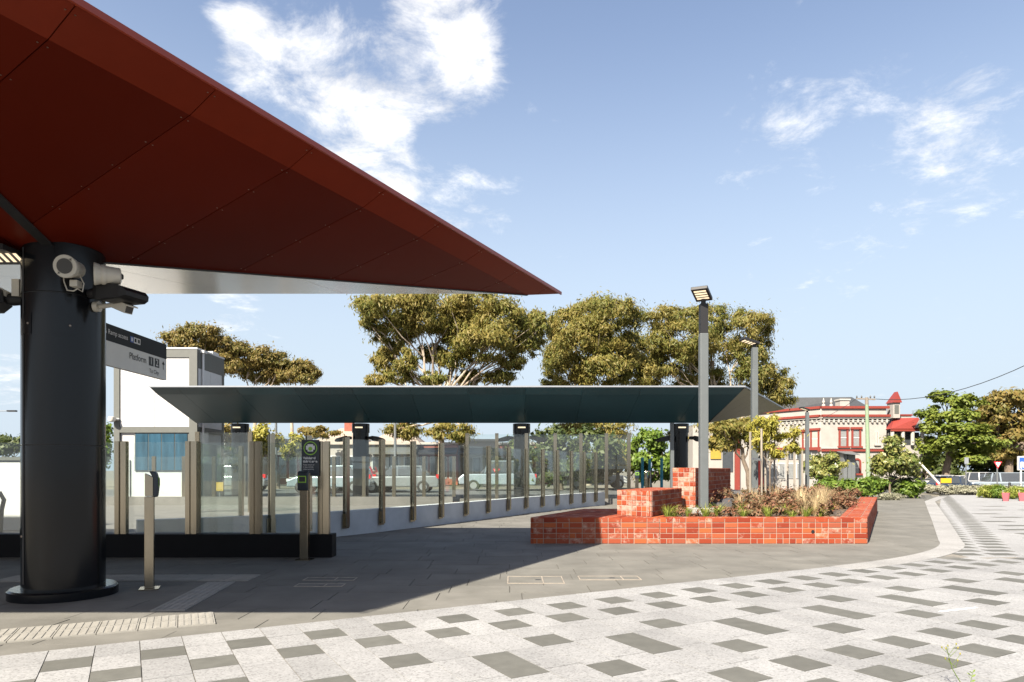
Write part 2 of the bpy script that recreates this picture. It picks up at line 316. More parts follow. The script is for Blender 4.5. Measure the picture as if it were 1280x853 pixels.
M['winglass'] = mat('dark window glass', (.05, .055, .06), .06, var=.1, spec=.8)
M['paleglass'] = mat('pale curtained window', (.22, .225, .22), .1, var=.15, spec=.8)
M['navy'] = mat('navy sign face', (.012, .022, .035), .4, var=.03)
M['signdark'] = mat('charcoal sign face', (.014, .015, .016), .5, spec=.2, var=.03)
M['signlight'] = mat('light grey sign face', (.80, .81, .80), .45, var=.03)
M['signwhite'] = mat('sign white', (.85, .85, .85), .5, var=0)
M['signblack'] = mat('sign black', (.02, .02, .02), .5, var=0)
M['signblue'] = mat('sign blue', (.03, .10, .45), .4, var=0)
M['signlime'] = mat('lime green', (.30, .60, .04), .45, var=0)
M['signred'] = mat('sign red', (.65, .03, .05), .4, var=0)
M['yellow'] = mat('yellow paint', (.55, .33, .01), .5, var=.03)
M['yellowdull'] = mat('faded yellow', (.34, .24, .03), .6)
M['led'] = mat('lit lamp strip', (1.0, .82, .55), .4, var=0, emit=.3)
M['timber'] = mat('grey timber stake', (.26, .23, .19), .85, var=.2, scale=18, stretch=(1, 1, .1))
M['stoneblock'] = mat('concrete footing', (.36, .35, .33), .85, var=.12, scale=9, bump=.2)
M['rock'] = mat('dark basalt rock', (.055, .052, .055), .85, var=.3, scale=9, bump=.5)
M['gumbark'] = mat('pale gum bark', (.42, .35, .27), .8, var=.25, scale=2.5, stretch=(1, 1, .3), col2=(.20, .15, .11), c2scale=1.2, c2lo=.5, c2hi=.6)
M['bark'] = mat('grey brown bark', (.15, .115, .085), .9, var=.3, scale=6)
M['gumleaf'] = leafmat('gum leaves', (.125, .145, .03), (.26, .205, .055), .5, .35)
M['gumleaf2'] = leafmat('olive gum leaves', (.12, .142, .031), (.25, .20, .055), .5, .35)
M['brownleaf'] = leafmat('russet leaves', (.115, .115, .026), (.22, .155, .045), .4, .6)
M['greenleaf'] = leafmat('bright green leaves', (.06, .115, .012), (.135, .19, .025), .35, 1.2)
M['pineleaf'] = leafmat('yellow green needles', (.085, .125, .016), (.17, .195, .03), .35, .6)
M['darkleaf'] = leafmat('dark green leaves', (.03, .05, .012), (.07, .085, .02), .25, .8)
M['bushleaf'] = leafmat('glossy bush leaves', (.075, .11, .025), (.21, .20, .06), .25, 1.6, .35)
M['yellowleaf'] = leafmat('yellow green leaves', (.19, .20, .03), (.36, .31, .055), .4, 2.5)
M['silverleaf'] = leafmat('silver green leaves', (.15, .155, .10), (.27, .26, .19), .2, 2)
M['redleaf'] = leafmat('red brown succulent leaves', (.11, .095, .045), (.20, .082, .048), .25, 3.5)
M['grassleaf'] = leafmat('green grass blades', (.10, .15, .02), (.26, .27, .05), .35, 2.5)
M['strawleaf'] = leafmat('straw grass', (.30, .24, .12), (.52, .40, .24), .35, 3)
M['slate'] = mat('slate roof', (.045, .048, .052), .6, var=.15, scale=4)
M['cream'] = mat('cream painted render', (.33, .31, .285), .75, var=.08, scale=1.2)
M['creamtrim'] = mat('cream moulding', (.38, .365, .335), .75, var=.06)
M['redtrim'] = mat('red painted trim', (.21, .034, .022), .5, var=.08)
M['redroof'] = mat('red sheet roof', (.23, .033, .024), .5, var=.08)
M['tileroof'] = mat('pale tile roof', (.34, .28, .23), .8, var=.12, scale=2)
M['housebrick'] = mat('house brick', (.28, .085, .055), .85, var=.2, scale=5)
M['greenpole'] = mat('pale green painted pole', (.20, .27, .17), .7, var=.1)
M['wood'] = mat('weathered pole timber', (.20, .17, .14), .9, var=.2)
M['teal'] = mat('teal blue post', (.01, .25, .38), .45, var=.05)
M['redpost'] = mat('red canvas', (.50, .05, .03), .7, var=.15)
M['pink'] = mat('pink plastic guard', (.50, .10, .12), .5, var=.08)
M['tyre'] = mat('rubber', (.018, .018, .018), .8); M['rim'] = mat('alloy rim', (.45, .45, .46), .35, metal=.8)
M['taillight'] = mat('red lens', (.55, .02, .02), .2); M['headlight'] = mat('clear lens', (.7, .7, .7), .15)
M['cable'] = mat('black cable', (.02, .02, .02), .6)
def carpaint(n, c): return mat('car paint ' + n, c, .25, metal=.2, var=.02, coat=.8)

# ------------------------------------------------------------------ ground, road, paving
def sst(t): t = max(0.0, min(1.0, t)); return t * t * (3 - 2 * t)
def gz(x, y): return -.05 - .75 * sst((y - 37) / 9) * sst((x - 9) / 6)        # the street on the right lies about a metre lower
gxs = [-900, -300, -100, -40, -15, 0, 5, 8, 9, 10, 11, 12, 13, 14, 15, 16, 18, 24, 32, 45, 70, 120, 300, 900]; gys = [-60, -10, 5, 15, 25, 32, 36, 37, 38, 39, 40, 41, 42, 43, 44, 45, 46, 47, 50, 58, 70, 90, 130, 250, 600, 1500]
g = MB().add([(x_, y_, gz(x_, y_)) for y_ in gys for x_ in gxs], [(j * len(gxs) + i, j * len(gxs) + i + 1, (j + 1) * len(gxs) + i + 1, (j + 1) * len(gxs) + i) for j in range(len(gys) - 1) for i in range(len(gxs) - 1)]).build('ground', M['ground'], smooth=True); g['kind'] = 'structure'
MB().prism([(-60, 9.6), (-2.5, 9.6), (4.5, 24), (14, 24.4), (14, 30), (-60, 30)], -.06, -.03).build('footpath', M['path'], kind='structure')
MB().prism([(-80, 24.4), (5, 24.4), (5, 26.5), (-80, 26.5)], -.05, -.02).build('brick_strip', M['redpath'], kind='structure')
MB().prism([(-90, 30), (14, 30), (14, 44), (-90, 44)], -.07, -.026).build('road', M['asphalt'], kind='structure')
MB().prism([(17, 47), (140, 47), (160, 66), (20, 70)], -.95, -.775).build('side_road', M['asphalt'], kind='structure')

PA = R(29.3); U = Vector((math.cos(PA), math.sin(PA))); V = Vector((-U.y, U.x)); CELL = .2645
def uv(u, v): return (U.x * u + V.x * v, U.y * u + V.y * v)
EDGE_V = Vector((-1.52, 5.416)).dot(V)
# smooth edge between the bluestone and the pale granite
def bez(a, b, c, n): return [tuple((1 - t) ** 2 * Vector(a) + 2 * t * (1 - t) * Vector(b) + t * t * Vector(c)) for t in [i / n for i in range(n + 1)]]
e0 = Vector((-9, 0)); e0 = uv(e0.dot(U) - 1.5, EDGE_V)
knee0, knee, knee1 = (4.0, 8.51), (6.35, 9.83), (7.25, 11.6)
edge = [e0, (-1.52, 5.416), knee0] + bez(knee0, knee, knee1, 12)[1:] + bez((9.91, 16.1), (12.9, 21.2), (15.9, 26.3), 6) + [(19.5, 31.2)]
plaza = MB().prism([(-9.5, 9.38), (-9.5, e0[1])] + [(p[0] + .2, p[1] - .12) for p in edge] + [(19.5, 31.5), (12, 28.5), (9.5, 24.0), (3.6, 24.2), (-1.0, 16.6), (-3.7, 12.4), (-3.4, 9.7), (-3.4, 9.42)], -.06, -.008).build('bluestone_plaza', M['joint'], kind='structure')
blue_poly = [(-9.5, 9.38), (-9.5, e0[1])] + edge + [(19.5, 31.2), (12, 28.5), (9.5, 24.0), (3.6, 24.2), (-1.0, 16.6), (-3.7, 12.4), (-3.4, 9.7), (-3.4, 9.42)]
cand = []
y = .3; row = 0
while y < 30.5:
    dep = .40; x = -9.6 + random.uniform(0, .8)
    while x < 20:
        wd = random.choice((.6, .8, .8, 1.0)); cx, cy = x + wd / 2, y + dep / 2
        if inside((cx, cy), blue_poly) or inside((cx - wd * .48, cy + .1), blue_poly):
            cand.append((x, x + wd, y, y + dep, 1 / (cx * cx + cy * cy) if abs(cx) < cy * .8 else 0))
        x += wd
    y += dep; row += 1
cand.sort(key=lambda q: -q[4])
def cutpoly(x0, x1, y0, y1):
    p = [(x0, y0), (x1, y0), (x1, y1), (x0, y1)]
    if y1 < 12: p = clip(p, -V.x, -V.y, -(EDGE_V - .02)) if False else p
    return p
rest = MB(); jn = .004
for i, (x0, x1, y0, y1, s) in enumerate(cand):
    dz = random.uniform(-.0012, .0012)
    m_ = MB() if i < 300 else rest
    m_.box(x0 + jn, x1 - jn, y0 + jn, y1 - jn, -.03, dz)
    if i < 300: m_.build('stone_paver', M['bluestone'], plaza)
rest.build('stone_paver_field', M['bluestone'], plaza, kind='stuff')

# pale granite: a sheet 6 mm higher, laid in columns along V with dark squares
far_side = [(60, -20), (60, 34)]
gran_poly = edge + [(24, 36), (60, 34), (60, -14), (-9, -14)]
gran = MB().prism(gran_poly, -.055, -.001).build('granite_pavement', M['jointp'], kind='structure')
def uc(u): return u / CELL
U0 = Vector(uv(0, 0)); pu = []
row1u = 0.0
# dark cells: phases measured from the photograph
A0 = None
def ph(px, py):
    Yq = F * CAMH / (py - HZ); q = Vector(((px - 640) / F * Yq, Yq)); return q.dot(U), q.dot(V)
uA, vA = ph(400 + 550 / 3.2, 700 + 236 / 3.2)       # a square of the first row
V1 = EDGE_V - (EDGE_V - vA)
darks = []
rowsv = [(0, 0, 2, 1), (-.40, 1, 2, 1), (-.95, 1, 4, 1), (-1.335, 3, 4, 2), (-1.72, 1, 4, 1), (-2.20, 1, 2, 1), (-2.60, 0, 2, 1), (-3.15, 0, 4, 1), (-3.54, 2, 4, 2), (-3.92, 0, 4, 1)]
bycol = {}
for dv, o_, step, ln in rowsv:
    for k in range(-24, 60):
        if (k - o_) % step == 0:
            bycol.setdefault(k, []).append((vA + dv, ln))
def keep_out(p): return p[0] > 7.2 + (p[1] - 11.0) * .55 - 1.35 and p[1] > 9.35   # the ladder bands take over here
lights = []; drk = []
jn = .003
for k in range(-24, 60):
    u0 = uA + (k - .5) * CELL; u1 = u0 + CELL
    ds = sorted(bycol.get(k, []), reverse=True)
    top = EDGE_V - .012; segs = []
    for vc, ln in ds:
        hi = vc + CELL * ln / 2; lo = vc - CELL * ln / 2
        if hi > top: hi = top
        segs.append((top, hi, 0)); segs.append((hi, lo, 1)); top = lo
    segs.append((top, top - 1.6, 0))
    for a, b, dk in segs:
        if dk: drk.append((u0, u1, b, a))
        else:
            d = a - b
            if d < .03: continue
            n = max(1, round(d / .45)); 
            for i in range(n): lights.append((u0, u1, b + d * i / n, b + d * (i + 1) / n))
def place(list_, name, mat_, lim, z):
    out = []
    for u0, u1, v0, v1 in list_:
        c = Vector(uv((u0 + u1) / 2, (v0 + v1) / 2))
        if c.y < 1.2 or keep_out(c) or not inside(c, gran_poly) or abs(c.x) > c.y * .95 + 1: continue
        out.append((c.length, u0, u1, v0, v1, c))
    vis = sorted(out, key=lambda q: (not (q[5].y > 3.55 and abs(q[5].x) < q[5].y * .78), q[0]))
    rs = MB()
    for i, (d, u0, u1, v0, v1, c) in enumerate(vis):
        p = [uv(u0 + jn, v0 + jn), uv(u1 - jn, v0 + jn), uv(u1 - jn, v1 - jn), uv(u0 + jn, v1 - jn)]
        mm = MB() if i < lim else rs
        mm.prism(p, -.03, z + random.uniform(-.0008, .0008))
        if i < lim: mm.build(name, mat_, gran)
    if rs.v: rs.build(name + '_field', mat_, gran, kind='stuff')
place(lights, 'granite_paver', M['granite'], 300, .004); place(drk, 'dark_paver', M['darkpaver'], 300, .0045)
# ladder bands running off to the right, and the smooth border along the edge
def offs(pts, d):
    out = []
    for i, p in enumerate(pts):
        a = Vector(pts[max(i - 1, 0)]); b = Vector(pts[min(i + 1, len(pts) - 1)]); t = (b - a).normalized(); out.append((p[0] + t.y * d, p[1] - t.x * d))
    return out
eb = edge[2:]
ob = offs(eb, .34); bm = MB()
for i in range(len(eb) - 1):
    bm.prism([eb[i], eb[i + 1], ob[i + 1], ob[i]], -.03, .0075)
bm.build('border_band', M['border'], gran)
bm = MB().prism([(6.3, 9.36), (40, 9.36 + 3), (60, 33), (24, 36), (19.5, 31.0), (9.9, 15.9), (7.4, 11.5), (6.4, 10.2)], -.03, .0012).build('granite_field', M['granite'], gran)
rest = MB(); cnt = 0
for (xa, ya, xb, yb, w0, w1) in ((6.31, 9.6, 16.2, 26.6, .34, .34), (6.80, 9.6, 17.15, 26.9, .34, .36)):
    yy = 9.6
    while yy < 33:
        t = (yy - ya) / (yb - ya); xx = xa + (xb - xa) * t; wd = w0 + (w1 - w0) * t
        bx = (xx, xx + wd, yy, yy + .24)
        if cnt < 60 and yy < 21:
            MB().box(*bx, -.03, .0048).build('dark_paver', M['darkpaver'], gran); cnt += 1
        else: rest.box(*bx, -.03, .0048)
        yy += .44
for j, (y0, x0, x1) in enumerate(((11.0, 8.3, 11), (11.8, 8.9, 13), (12.7, 9.3, 14), (13.6, 9.8, 15), (14.6, 10.3, 15.5), (15.8, 11.0, 17), (17.2, 12.0, 18), (18.6, 12.6, 20), (20.4, 14, 20), (22.5, 15.5, 22))):
    xx = x0 + random.uniform(0, .3)
    while xx < x1:
        MB().box(xx, xx + .66, y0, y0 + .27, -.03, .0048).build('dark_paver', M['darkpaver'], gran); xx += random.choice((1.15, 1.7, 2.3))
rest.build('dark_paver_field', M['darkpaver'], gran, kind='stuff')
# tactile paving
def tactile(name, label, a, b, width, mode):
    a = Vector(a); b = Vector(b); d = (b - a); ln = d.length; d.normalize(); s = Vector((-d.y, d.x)); t = thing(name, label, 'paving', (a.x, a.y, 0))
    n = round(ln / .265); step = ln / n; rows_ = 2 if width > .35 else 1
    tile_mesh = {}
    for i in range(n):
        for r_ in range(rows_):
            c = a + d * (step * (i + .5)) + s * (width / rows_ * (r_ + .5) - width / 2); m_ = MB(); hs, hw = step / 2 - .003, width / rows_ / 2 - .003
            q = lambda x, y: (c.x + d.x * x + s.x * y, c.y + d.y * x + s.y * y)
            m_.prism([q(-hs, -hw), q(hs, -hw), q(hs, hw), q(-hs, hw)], -.03, .0095)
            for k in range(5):
                o = (k - 2) * (2 * (hw if mode == 'along' else hs) / 5)
                if mode == 'along': m_.prism([q(-hs + .012, o - .012), q(hs - .012, o - .012), q(hs - .012, o + .012), q(-hs + .012, o + .012)], .0095, .0135)
                else: m_.prism([q(o - .013, -hw + .012), q(o + .013, -hw + .012), q(o + .013, hw - .012), q(o - .013, hw - .012)], .0095, .0135)
            m_.build('tactile_tile', M['tactile'], t)
tactile('tactile_strip', 'sunlit strip of ridged pale tactile tiles beside the granite paving', (-6.5, 3.55), (-2.41, 5.53), .47, 'across')
tactile('tactile_strip', 'shaded diagonal strip of ridged tactile tiles leading to the T junction', (-2.93, 5.80), (-3.10, 7.28), .29, 'along')
tactile('tactile_strip', 'shaded crossbar strip of tactile tiles behind the charcoal column', (-5.6, 7.52), (-2.86, 7.58), .42, 'along')
# service covers
def cover(label, x0, y0, x1, y1, cells):
    t = thing('service_cover', label, 'cover', ((x0 + x1) / 2, (y0 + y1) / 2, 0), 0, 'service pits in the bluestone')
    m_ = MB(); w_ = .012
    m_.box(x0, x1, y0, y0 + w_, .0, .0055).box(x0, x1, y1 - w_, y1, .0, .0055).box(x0, x0 + w_, y0 + w_, y1 - w_, 0, .0055).box(x1 - w_, x1, y0 + w_, y1 - w_, 0, .0055)
    m_.build('rim', M['steelrim'], t)
    k = MB()
    for c in cells: k.box(x0 + (x1 - x0) * c, x0 + (x1 - x0) * c + w_, y0 + w_, y1 - w_, 0, .005)
    k.build('divider', M['steelrim'], t)
    MB().box(x0 + w_ + .004, x1 - w_ - .004, y0 + w_ + .004, y1 - w_ - .004, 0, .0025).build('lid', M['bluestone'], t)
    MB().box((x0 + x1) / 2, (x0 + x1) / 2 + .06, (y0 + y1) / 2 - .02, (y0 + y1) / 2 + .02, .0026, .0045).build('keyhole', M['darkrail'], t)
cover('pale rimmed pit cover with small lower tray, left of the sunlit pair', -.05, 7.22, .56, 7.70, (.62,))
cover('long pale rimmed pit cover beside the granite edge, right of the sunlit pair', .74, 7.45, 1.42, 7.72, (.7,))
cover('shaded upper pit cover in front of the ticket reader', -2.28, 7.42, -1.72, 7.62, (.6,))
cover('shaded lower pit cover in front of the ticket reader', -2.25, 7.02, -1.75, 7.2, (.6,))
# drain slot in the far pavement
solid('pale_streak', 'short pale worn paint streak on the granite paving', 'paint mark', MB().prism([(3.62, 5.75), (4.05, 5.93), (4.04, 5.955), (3.61, 5.775)], .0052, .0072), M['signwhite'])  # thin pale strip lying just above the granite

# ------------------------------------------------------------------ canopies
def plane_of(a, b, c):
    a, b, c = Vector(a), Vector(b), Vector(c); n = (b - a).cross(c - a); return lambda x, y: a.z - (n.x * (x - a.x) + n.y * (y - a.y)) / n.z
def soffit(parent, poly3, jdir, spacing, mat_, name='soffit_panel', phase=0.0, rivets=None, gap=.004, rowcut=None):
    """panels of one soffit face: strips cut perpendicular to jdir"""
    zf = plane_of(poly3[0], poly3[1], poly3[2]); p2 = [(p[0], p[1]) for p in poly3]; d = Vector(jdir).normalized()
    ss = [p[0] * d.x + p[1] * d.y for p in p2]; s = min(ss) + phase - spacing
    while s < max(ss):
        q = clip(clip(p2, d.x, d.y, s + spacing - gap), -d.x, -d.y, -(s + gap))
        if len(q) > 2 and area(q) > .01:
            MB().prism(q, zf, lambda x, y: zf(x, y) + .012).build(name, mat_, parent)
            if rivets is not None:
                for off in (.03, spacing - .03):
                    e = [t for t in q if abs(t[0] * d.x + t[1] * d.y - (s + (gap if off < .1 else spacing - gap))) < .01]
                    if len(e) >= 2:
                        a, b = Vector(e[0]), Vector(e[-1]); ln = (b - a).length
                        for k in range(int(ln / .4) + 1):
                            pnt = a.lerp(b, min(1, (k * .4 + .06) / max(ln, .1))) + d * (.025 if off < .1 else -.025); z = zf(pnt.x, pnt.y)
                            rivets.box(pnt.x - .0045, pnt.x + .0045, pnt.y - .0045, pnt.y + .0045, z - .003, z)
        s += spacing
H1 = 3.93
T = Vector((.75, 10.56, H1)); FR = Vector((-3.51, 2.1, H1)); FL = Vector((-30, 2.1, H1)); BL = Vector((-30, 10.56, H1))  # unseen left run lengthened to cut sky light under the canopy
AP = Vector((-4.31, 6.57, 3.23)); AL = Vector((-30, 6.57, 3.23))
c1 = thing('red_canopy', 'large folded canopy with dark red panelled soffit on a charcoal column', 'canopy', (-4.31, 6.57, 0))
MB().prism([(T.x - .02, T.y + .0), (FR.x - .02, FR.y), (FL.x, FL.y), (BL.x, BL.y)], H1 + .016, H1 + .03).build('roof_deck', M['redfascia'], c1)
MB().bar(FR + Vector((.012, -.02, .012)), T + Vector((.012, .02, .012)), .02, .044).build('edge_trim', M['redfascia'], c1)
ed = (T - FR); ed.z = 0; ed.normalize(); pn = Vector((ed.y, -ed.x, 0))   # edge direction, outward normal
WB = .281; ZI = 3.805
def inset(corner):                                   # where the fold meets the inner line of the edge band
    f_ = AP - corner; t = WB / (-(f_.dot(pn))) if False else WB / abs(f_.xy.dot(pn.xy)); q = corner + f_ * t; q.z = ZI; return q
TI, FI = inset(T), inset(FR)
rv = MB()
band = [FR, T, TI, FI]; main = [FI, TI, AP]
ph0 = ((4.0 - FR.y) / ed.y) % .985
soffit(c1, [tuple(p) for p in band], ed.xy, .985, M['redband_lit'], phase=ph0, rivets=rv)
soffit(c1, [tuple(p) for p in main], ed.xy, .985, M['redpanel'], phase=(ph0 - (FI - FR).dot(ed)) % .985, rivets=rv)
soffit(c1, [tuple(p) for p in (AP, AL, FL, FR)], (1, 0), 1.0, M['redpanel'], phase=.4)
soffit(c1, [tuple(p) for p in (T, TI, AP)], (1, 0), 1.7, M['palepanel'], phase=.2)
soffit(c1, [tuple(p) for p in (AP, AL, BL, T)], (1, 0), 1.7, M['palepanel'], phase=.2)
rv.build('rivets', M['rivet'], c1, kind='stuff')
for a, b in ((AP, FI), (AP, AL)): MB().bar(a - Vector((0, 0, .012)), b - Vector((0, 0, .012)), .09, .018).build('fold_strip', M['darkrail'], c1)
MB().bar(AP - Vector((0, 0, .004)), TI - Vector((0, 0, .004)), .03, .012).build('fold_strip', M['darkrail'], c1)
# column
cx, cy = -4.31, 6.57
col = MB().lathe((cx, cy, 0), [(.345, .06), (.345, 1.425)], 64).build('column', M['blackpaint'], c1)
MB().lathe((cx, cy, 0), [(.345, 1.437), (.345, 2.83)], 64).build('column_drum', M['blackpaint'], col, local=False)
MB().lathe((cx, cy, 0), [(.345, 2.842), (.345, 3.30)], 64).build('column_drum', M['blackpaint'], col)
MB().lathe((cx, cy, 0), [(.332, .0), (.332, 3.3)], 48).build('column_core', M['darkrail'], col)
MB().lathe((cx, cy, 0), [(.455, 0), (.455, .075), (.435, .09), (.335, .09)], 64).build('base_ring', M['blackpaint'], col)
sm = MB()
for an in (-122,):
    sx, sy = cx + .346 * math.cos(R(an)), cy + .346 * math.sin(R(an)); sm.cbox((sx, sy, 1.7), .012, .012, 3.1)
sm.build('seam', M['darkrail'], col)
def hatch(an, z0, z1, wdt):
    vs = []; n = 6
    for k in range(n + 1):
        t = R(an) + (k / n - .5) * wdt / .4
        for rr in (.340, .350):
            for z in (z0, z1): vs.append((cx + rr * math.cos(t), cy + rr * math.sin(t), z))
    fs = []
    for k in range(n):
        b = k * 4; fs += [(b + 2, b + 6, b + 7, b + 3), (b, b + 1, b + 5, b + 4), (b + 1, b + 3, b + 7, b + 5), (b, b + 4, b + 6, b + 2)]
    fs += [(0, 2, 3, 1), (n * 4, n * 4 + 1, n * 4 + 3, n * 4 + 2)]
    h_ = MB().add(vs, fs).build('access_hatch', M['blackpaint'], col)
    t = R(an) + wdt / .4 * .3
    return MB().lathe((cx + .351 * math.cos(t), cy + .351 * math.sin(t), (z0 + z1) / 2 - .01), [(.004, 0), (.010, .004), (.010, .016), (.004, .02)], 8).build('latch', M['rivet'], col)
hatch(-118, 2.45, 2.64, .2); hatch(-58, 2.45, 2.62, .2); hatch(-131, .52, .66, .12)
for xc in (-14.5, -25.0):
    MB().lathe((xc, 6.57, 0), [(.345, -.02), (.345, 3.28)], 40).build('column', M['blackpaint'], c1)
# linear lights in the soffit
lt = thing('canopy_light', 'recessed black canopy light with four lit strips left of the charcoal column', 'light', at(-10, 318, 6.3))
MB().cbox(at(-14, 321, 6.30) + Vector((-.1, 0, .02)), .80, .46, .05).build('housing', M['charcoal'], lt)
for k in range(4):
    c = at(-2 + k * 9, 319, 6.25); MB().add([(c.x - .11, c.y + .16, c.z - .016), (c.x - .075, c.y + .16, c.z - .016), (c.x + .035, c.y - .10, c.z - .016), (c.x, c.y - .10, c.z - .016)] , [(0, 1, 2, 3)]).build('light_strip', M['led'], lt)

# teal canopy
H2 = 3.93
A = Vector((-11.98, 22.6, H2)); B = Vector((7.68, 22.6, H2)); Cc = Vector((12.2, 30.6, H2)); D = Vector((-11.4, 30.6, H2))
LA = Vector((-11.85, 25.6, 2.97)); LB = Vector((7.35, 25.6, 2.97))
c2 = thing('teal_canopy', 'long folded canopy with dark teal soffit beyond the glass balustrade', 'canopy', (-2, 25.6, 0))
MB().prism([(A.x - .05, A.y - .05), (B.x + .04, B.y - .05), (Cc.x + .05, Cc.y + .05), (D.x, D.y + .05)], H2 + .016, H2 + .065).build('roof_deck', M['fascia'], c2)
AI = A.lerp(LA, .14); BI = B.lerp(LB, .14); AI.z -= .04; BI.z -= .04
soffit(c2, [tuple(p) for p in (A, B, BI, AI)], (1, 0), 1.92, M['tealpanel'], phase=.9)
soffit(c2, [tuple(p) for p in (AI, BI, LB, LA)], (1, 0), 1.92, M['tealpanel'], phase=.9)
soffit(c2, [tuple(p) for p in (B, Cc, LB)], (.49, .87), 1.1, M['olivepanel'], phase=.3)
soffit(c2, [tuple(p) for p in (LA, LB, Cc, D)], (1, 0), 1.92, M['olivepanel'])
MB().add([tuple(A), tuple(LA), tuple(D), (D.x + .05, D.y, D.z), (LA.x + .05, LA.y, LA.z), (A.x + .05, A.y, A.z)], [(0, 1, 2), (3, 4, 5), (0, 5, 4, 1), (1, 4, 3, 2), (2, 3, 5, 0)]).build('end_panel', M['tealpanel'], c2)
MB().bar(B, LB, .04, .03).build('fold_strip', M['darkrail'], c2)
for px in (451, 652, 850, 300):
    xc = X(px, 25.9); cc = MB().lathe((xc, 25.9, 0), [(.30, -.02), (.30, 2.95)], 32).build('column', M['blackpaint'], c2)
    MB().lathe((xc, 25.9, 2.62), [(.33, 0), (.33, .34)], 32).build('column_collar', M['blackpaint'], cc)
    MB().box(xc - .14, xc + .14, 25.56, 25.575, 2.78, 2.83).build('light_strip', M['led'], cc)
def flood(label, base, dirv, tilt, s=1.0, group=None):
    """flood light: knuckle, wedge head, glass"""
    b = Vector(base); d = Vector(dirv).normalized(); up = Vector((0, 0, 1)); sd = d.cross(up).normalized()
    t = thing('flood_light', label, 'light', b, 0, group)
    MB().tube([b, b + d * .09 * s, b + d * .16 * s], [.045 * s, .06 * s, .05 * s], 12).build('knuckle', M['charcoal'], t)
    o = b + d * .14 * s; f2 = (d * math.cos(R(tilt)) - up * math.sin(R(tilt))).normalized(); u2 = sd.cross(f2).normalized()
    vs = []
    for (l_, w_, h0, h1) in ((0, .10, -.05, .07), (.10, .15, -.09, .075), (.36, .15, -.055, .05), (.42, .13, -.03, .01)):
        for (i, hh) in ((-1, h0), (1, h0), (1, h1), (-1, h1)): vs.append(o + f2 * (l_ * s) + sd * (i * w_ * s) + u2 * (hh * s))
    fs = [(0, 1, 2, 3), (15, 14, 13, 12)] + [(r_ * 4 + k, r_ * 4 + 4 + k, r_ * 4 + 4 + (k + 1) % 4, r_ * 4 + (k + 1) % 4) for r_ in range(3) for k in range(4)]
    MB().add(vs, fs).build('lamp_head', M['charcoal'], t)
    ps = [o + f2 * (l_ * s) + sd * (i * .12 * s) - u2 * (hh * s) for l_, i, hh in ((.12, -1, .0925), (.12, 1, .0925), (.34, 1, .0615), (.34, -1, .0615))]
    MB().add(ps, [(0, 1, 2, 3)]).build('lens', M['darklens'], t)
    return t
for px, nm in ((451, 'left'), (652, 'middle'), (850, 'right')):
    xc = X(px, 25.9)
    for s_ in (-1, 1):
        flood('small black flood light on the %s side of the %s column under the teal canopy' % ('left' if s_ < 0 else 'right', nm), (xc + s_ * .31, 25.8, 2.42), (s_, -.25, 0), 12, 1.15, 'flood lights under the teal canopy')
# things on the big column
flood('black wedge flood light on the right of the charcoal column', (cx + .33, 6.44, 2.86), (1, -.30, .05), 10, 1.0)
flood('black flood light cut by the left edge beside the charcoal column', (cx - .335, 6.5, 2.82), (-1, -.3, .0), 12, 1.0)
def speaker(label, p, d):
    p = Vector(p); d = Vector(d).normalized(); t = thing('loudspeaker', label, 'loudspeaker', p, 0, 'loudspeakers on the charcoal column')
    def seg(pr, name, m_, par, n=28):
        o = MB().tube([p + d * z * .86 for r_, z in pr], [r_ * .86 for r_, z in pr], n).build(name, m_, par); return o
    body = seg([(.05, -.14), (.085, -.13), (.092, -.02), (.092, .02)], 'body', M['plastic'], t)
    seg([(.098, .0), (.104, .02), (.104, .035), (.098, .05)], 'rim', M['plastic'], body)
    seg([(.100, .05), (.108, .07), (.118, .10), (.114, .112), (.085, .114), (.083, .10)], 'horn', M['plastic'], t)
    seg([(.078, .1145), (.077, .118)], 'grille', M['darklens'], t)
    seg([(.02, -.16), (.035, -.14)], 'cable_gland', M['charcoal'], t)
    return t
s1 = at(79, 331, 6.0); speaker('white round loudspeaker facing forward on the charcoal column', (s1.x, 6.10, s1.z), (.10, -1, -.12))
s2 = at(116, 338, 6.05); speaker('white round loudspeaker turned sideways at the column top right', (s2.x + .03, 6.20, s2.z), (-.93, -.55, -.02))
jb = at(94, 355, 6.15)
solid('junction_box', 'small white junction box between the two loudspeakers', 'box', MB().box(jb.x - .035, jb.x + .035, 6.12, 6.20, jb.z - .03, jb.z + .03), M['plastic'], bevel=.006)
cbl = MB().tube([at(79, 340, 6.15), at(80, 352, 6.14), at(84, 363, 6.13), at(92, 364, 6.12), at(97, 361, 6.12), at(103, 365, 6.13), at(105, 355, 6.15), at(100, 345, 6.16), at(101, 336, 6.16)], .006, 6)
solid('cable', 'thin looped cable joining the loudspeakers and the junction box', 'cable', cbl, M['plastic'])
# bullet camera
bc = at(146, 382, 6.45); t = thing('security_camera', 'white bullet security camera under the wedge flood light', 'camera', (cx + .39, 6.5, bc.z))
MB().tube([(cx + .335, 6.5, bc.z), (cx + .38, 6.5, bc.z)], .05, 16).build('mount', M['plastic'], t)
MB().tube([(cx + .38, 6.5, bc.z), (bc.x, 6.45, bc.z + .01)], .022, 10).build('arm', M['plastic'], t)
d_ = Vector((.85, -.35, -.36)).normalized(); p0 = Vector((bc.x - .01, 6.45, bc.z + .01))
MB().bar(p0, p0 + d_ * .19, .085, .075).build('camera_body', M['plastic'], t)
MB().bar(p0 - d_ * .01 + Vector((0, 0, .045)), p0 + d_ * .25 + Vector((0, 0, .045)), .10, .012).build('sunshield', M['plastic'], t)
MB().bar(p0 + d_ * .19, p0 + d_ * .194, .07, .06).build('lens', M['darklens'], t)
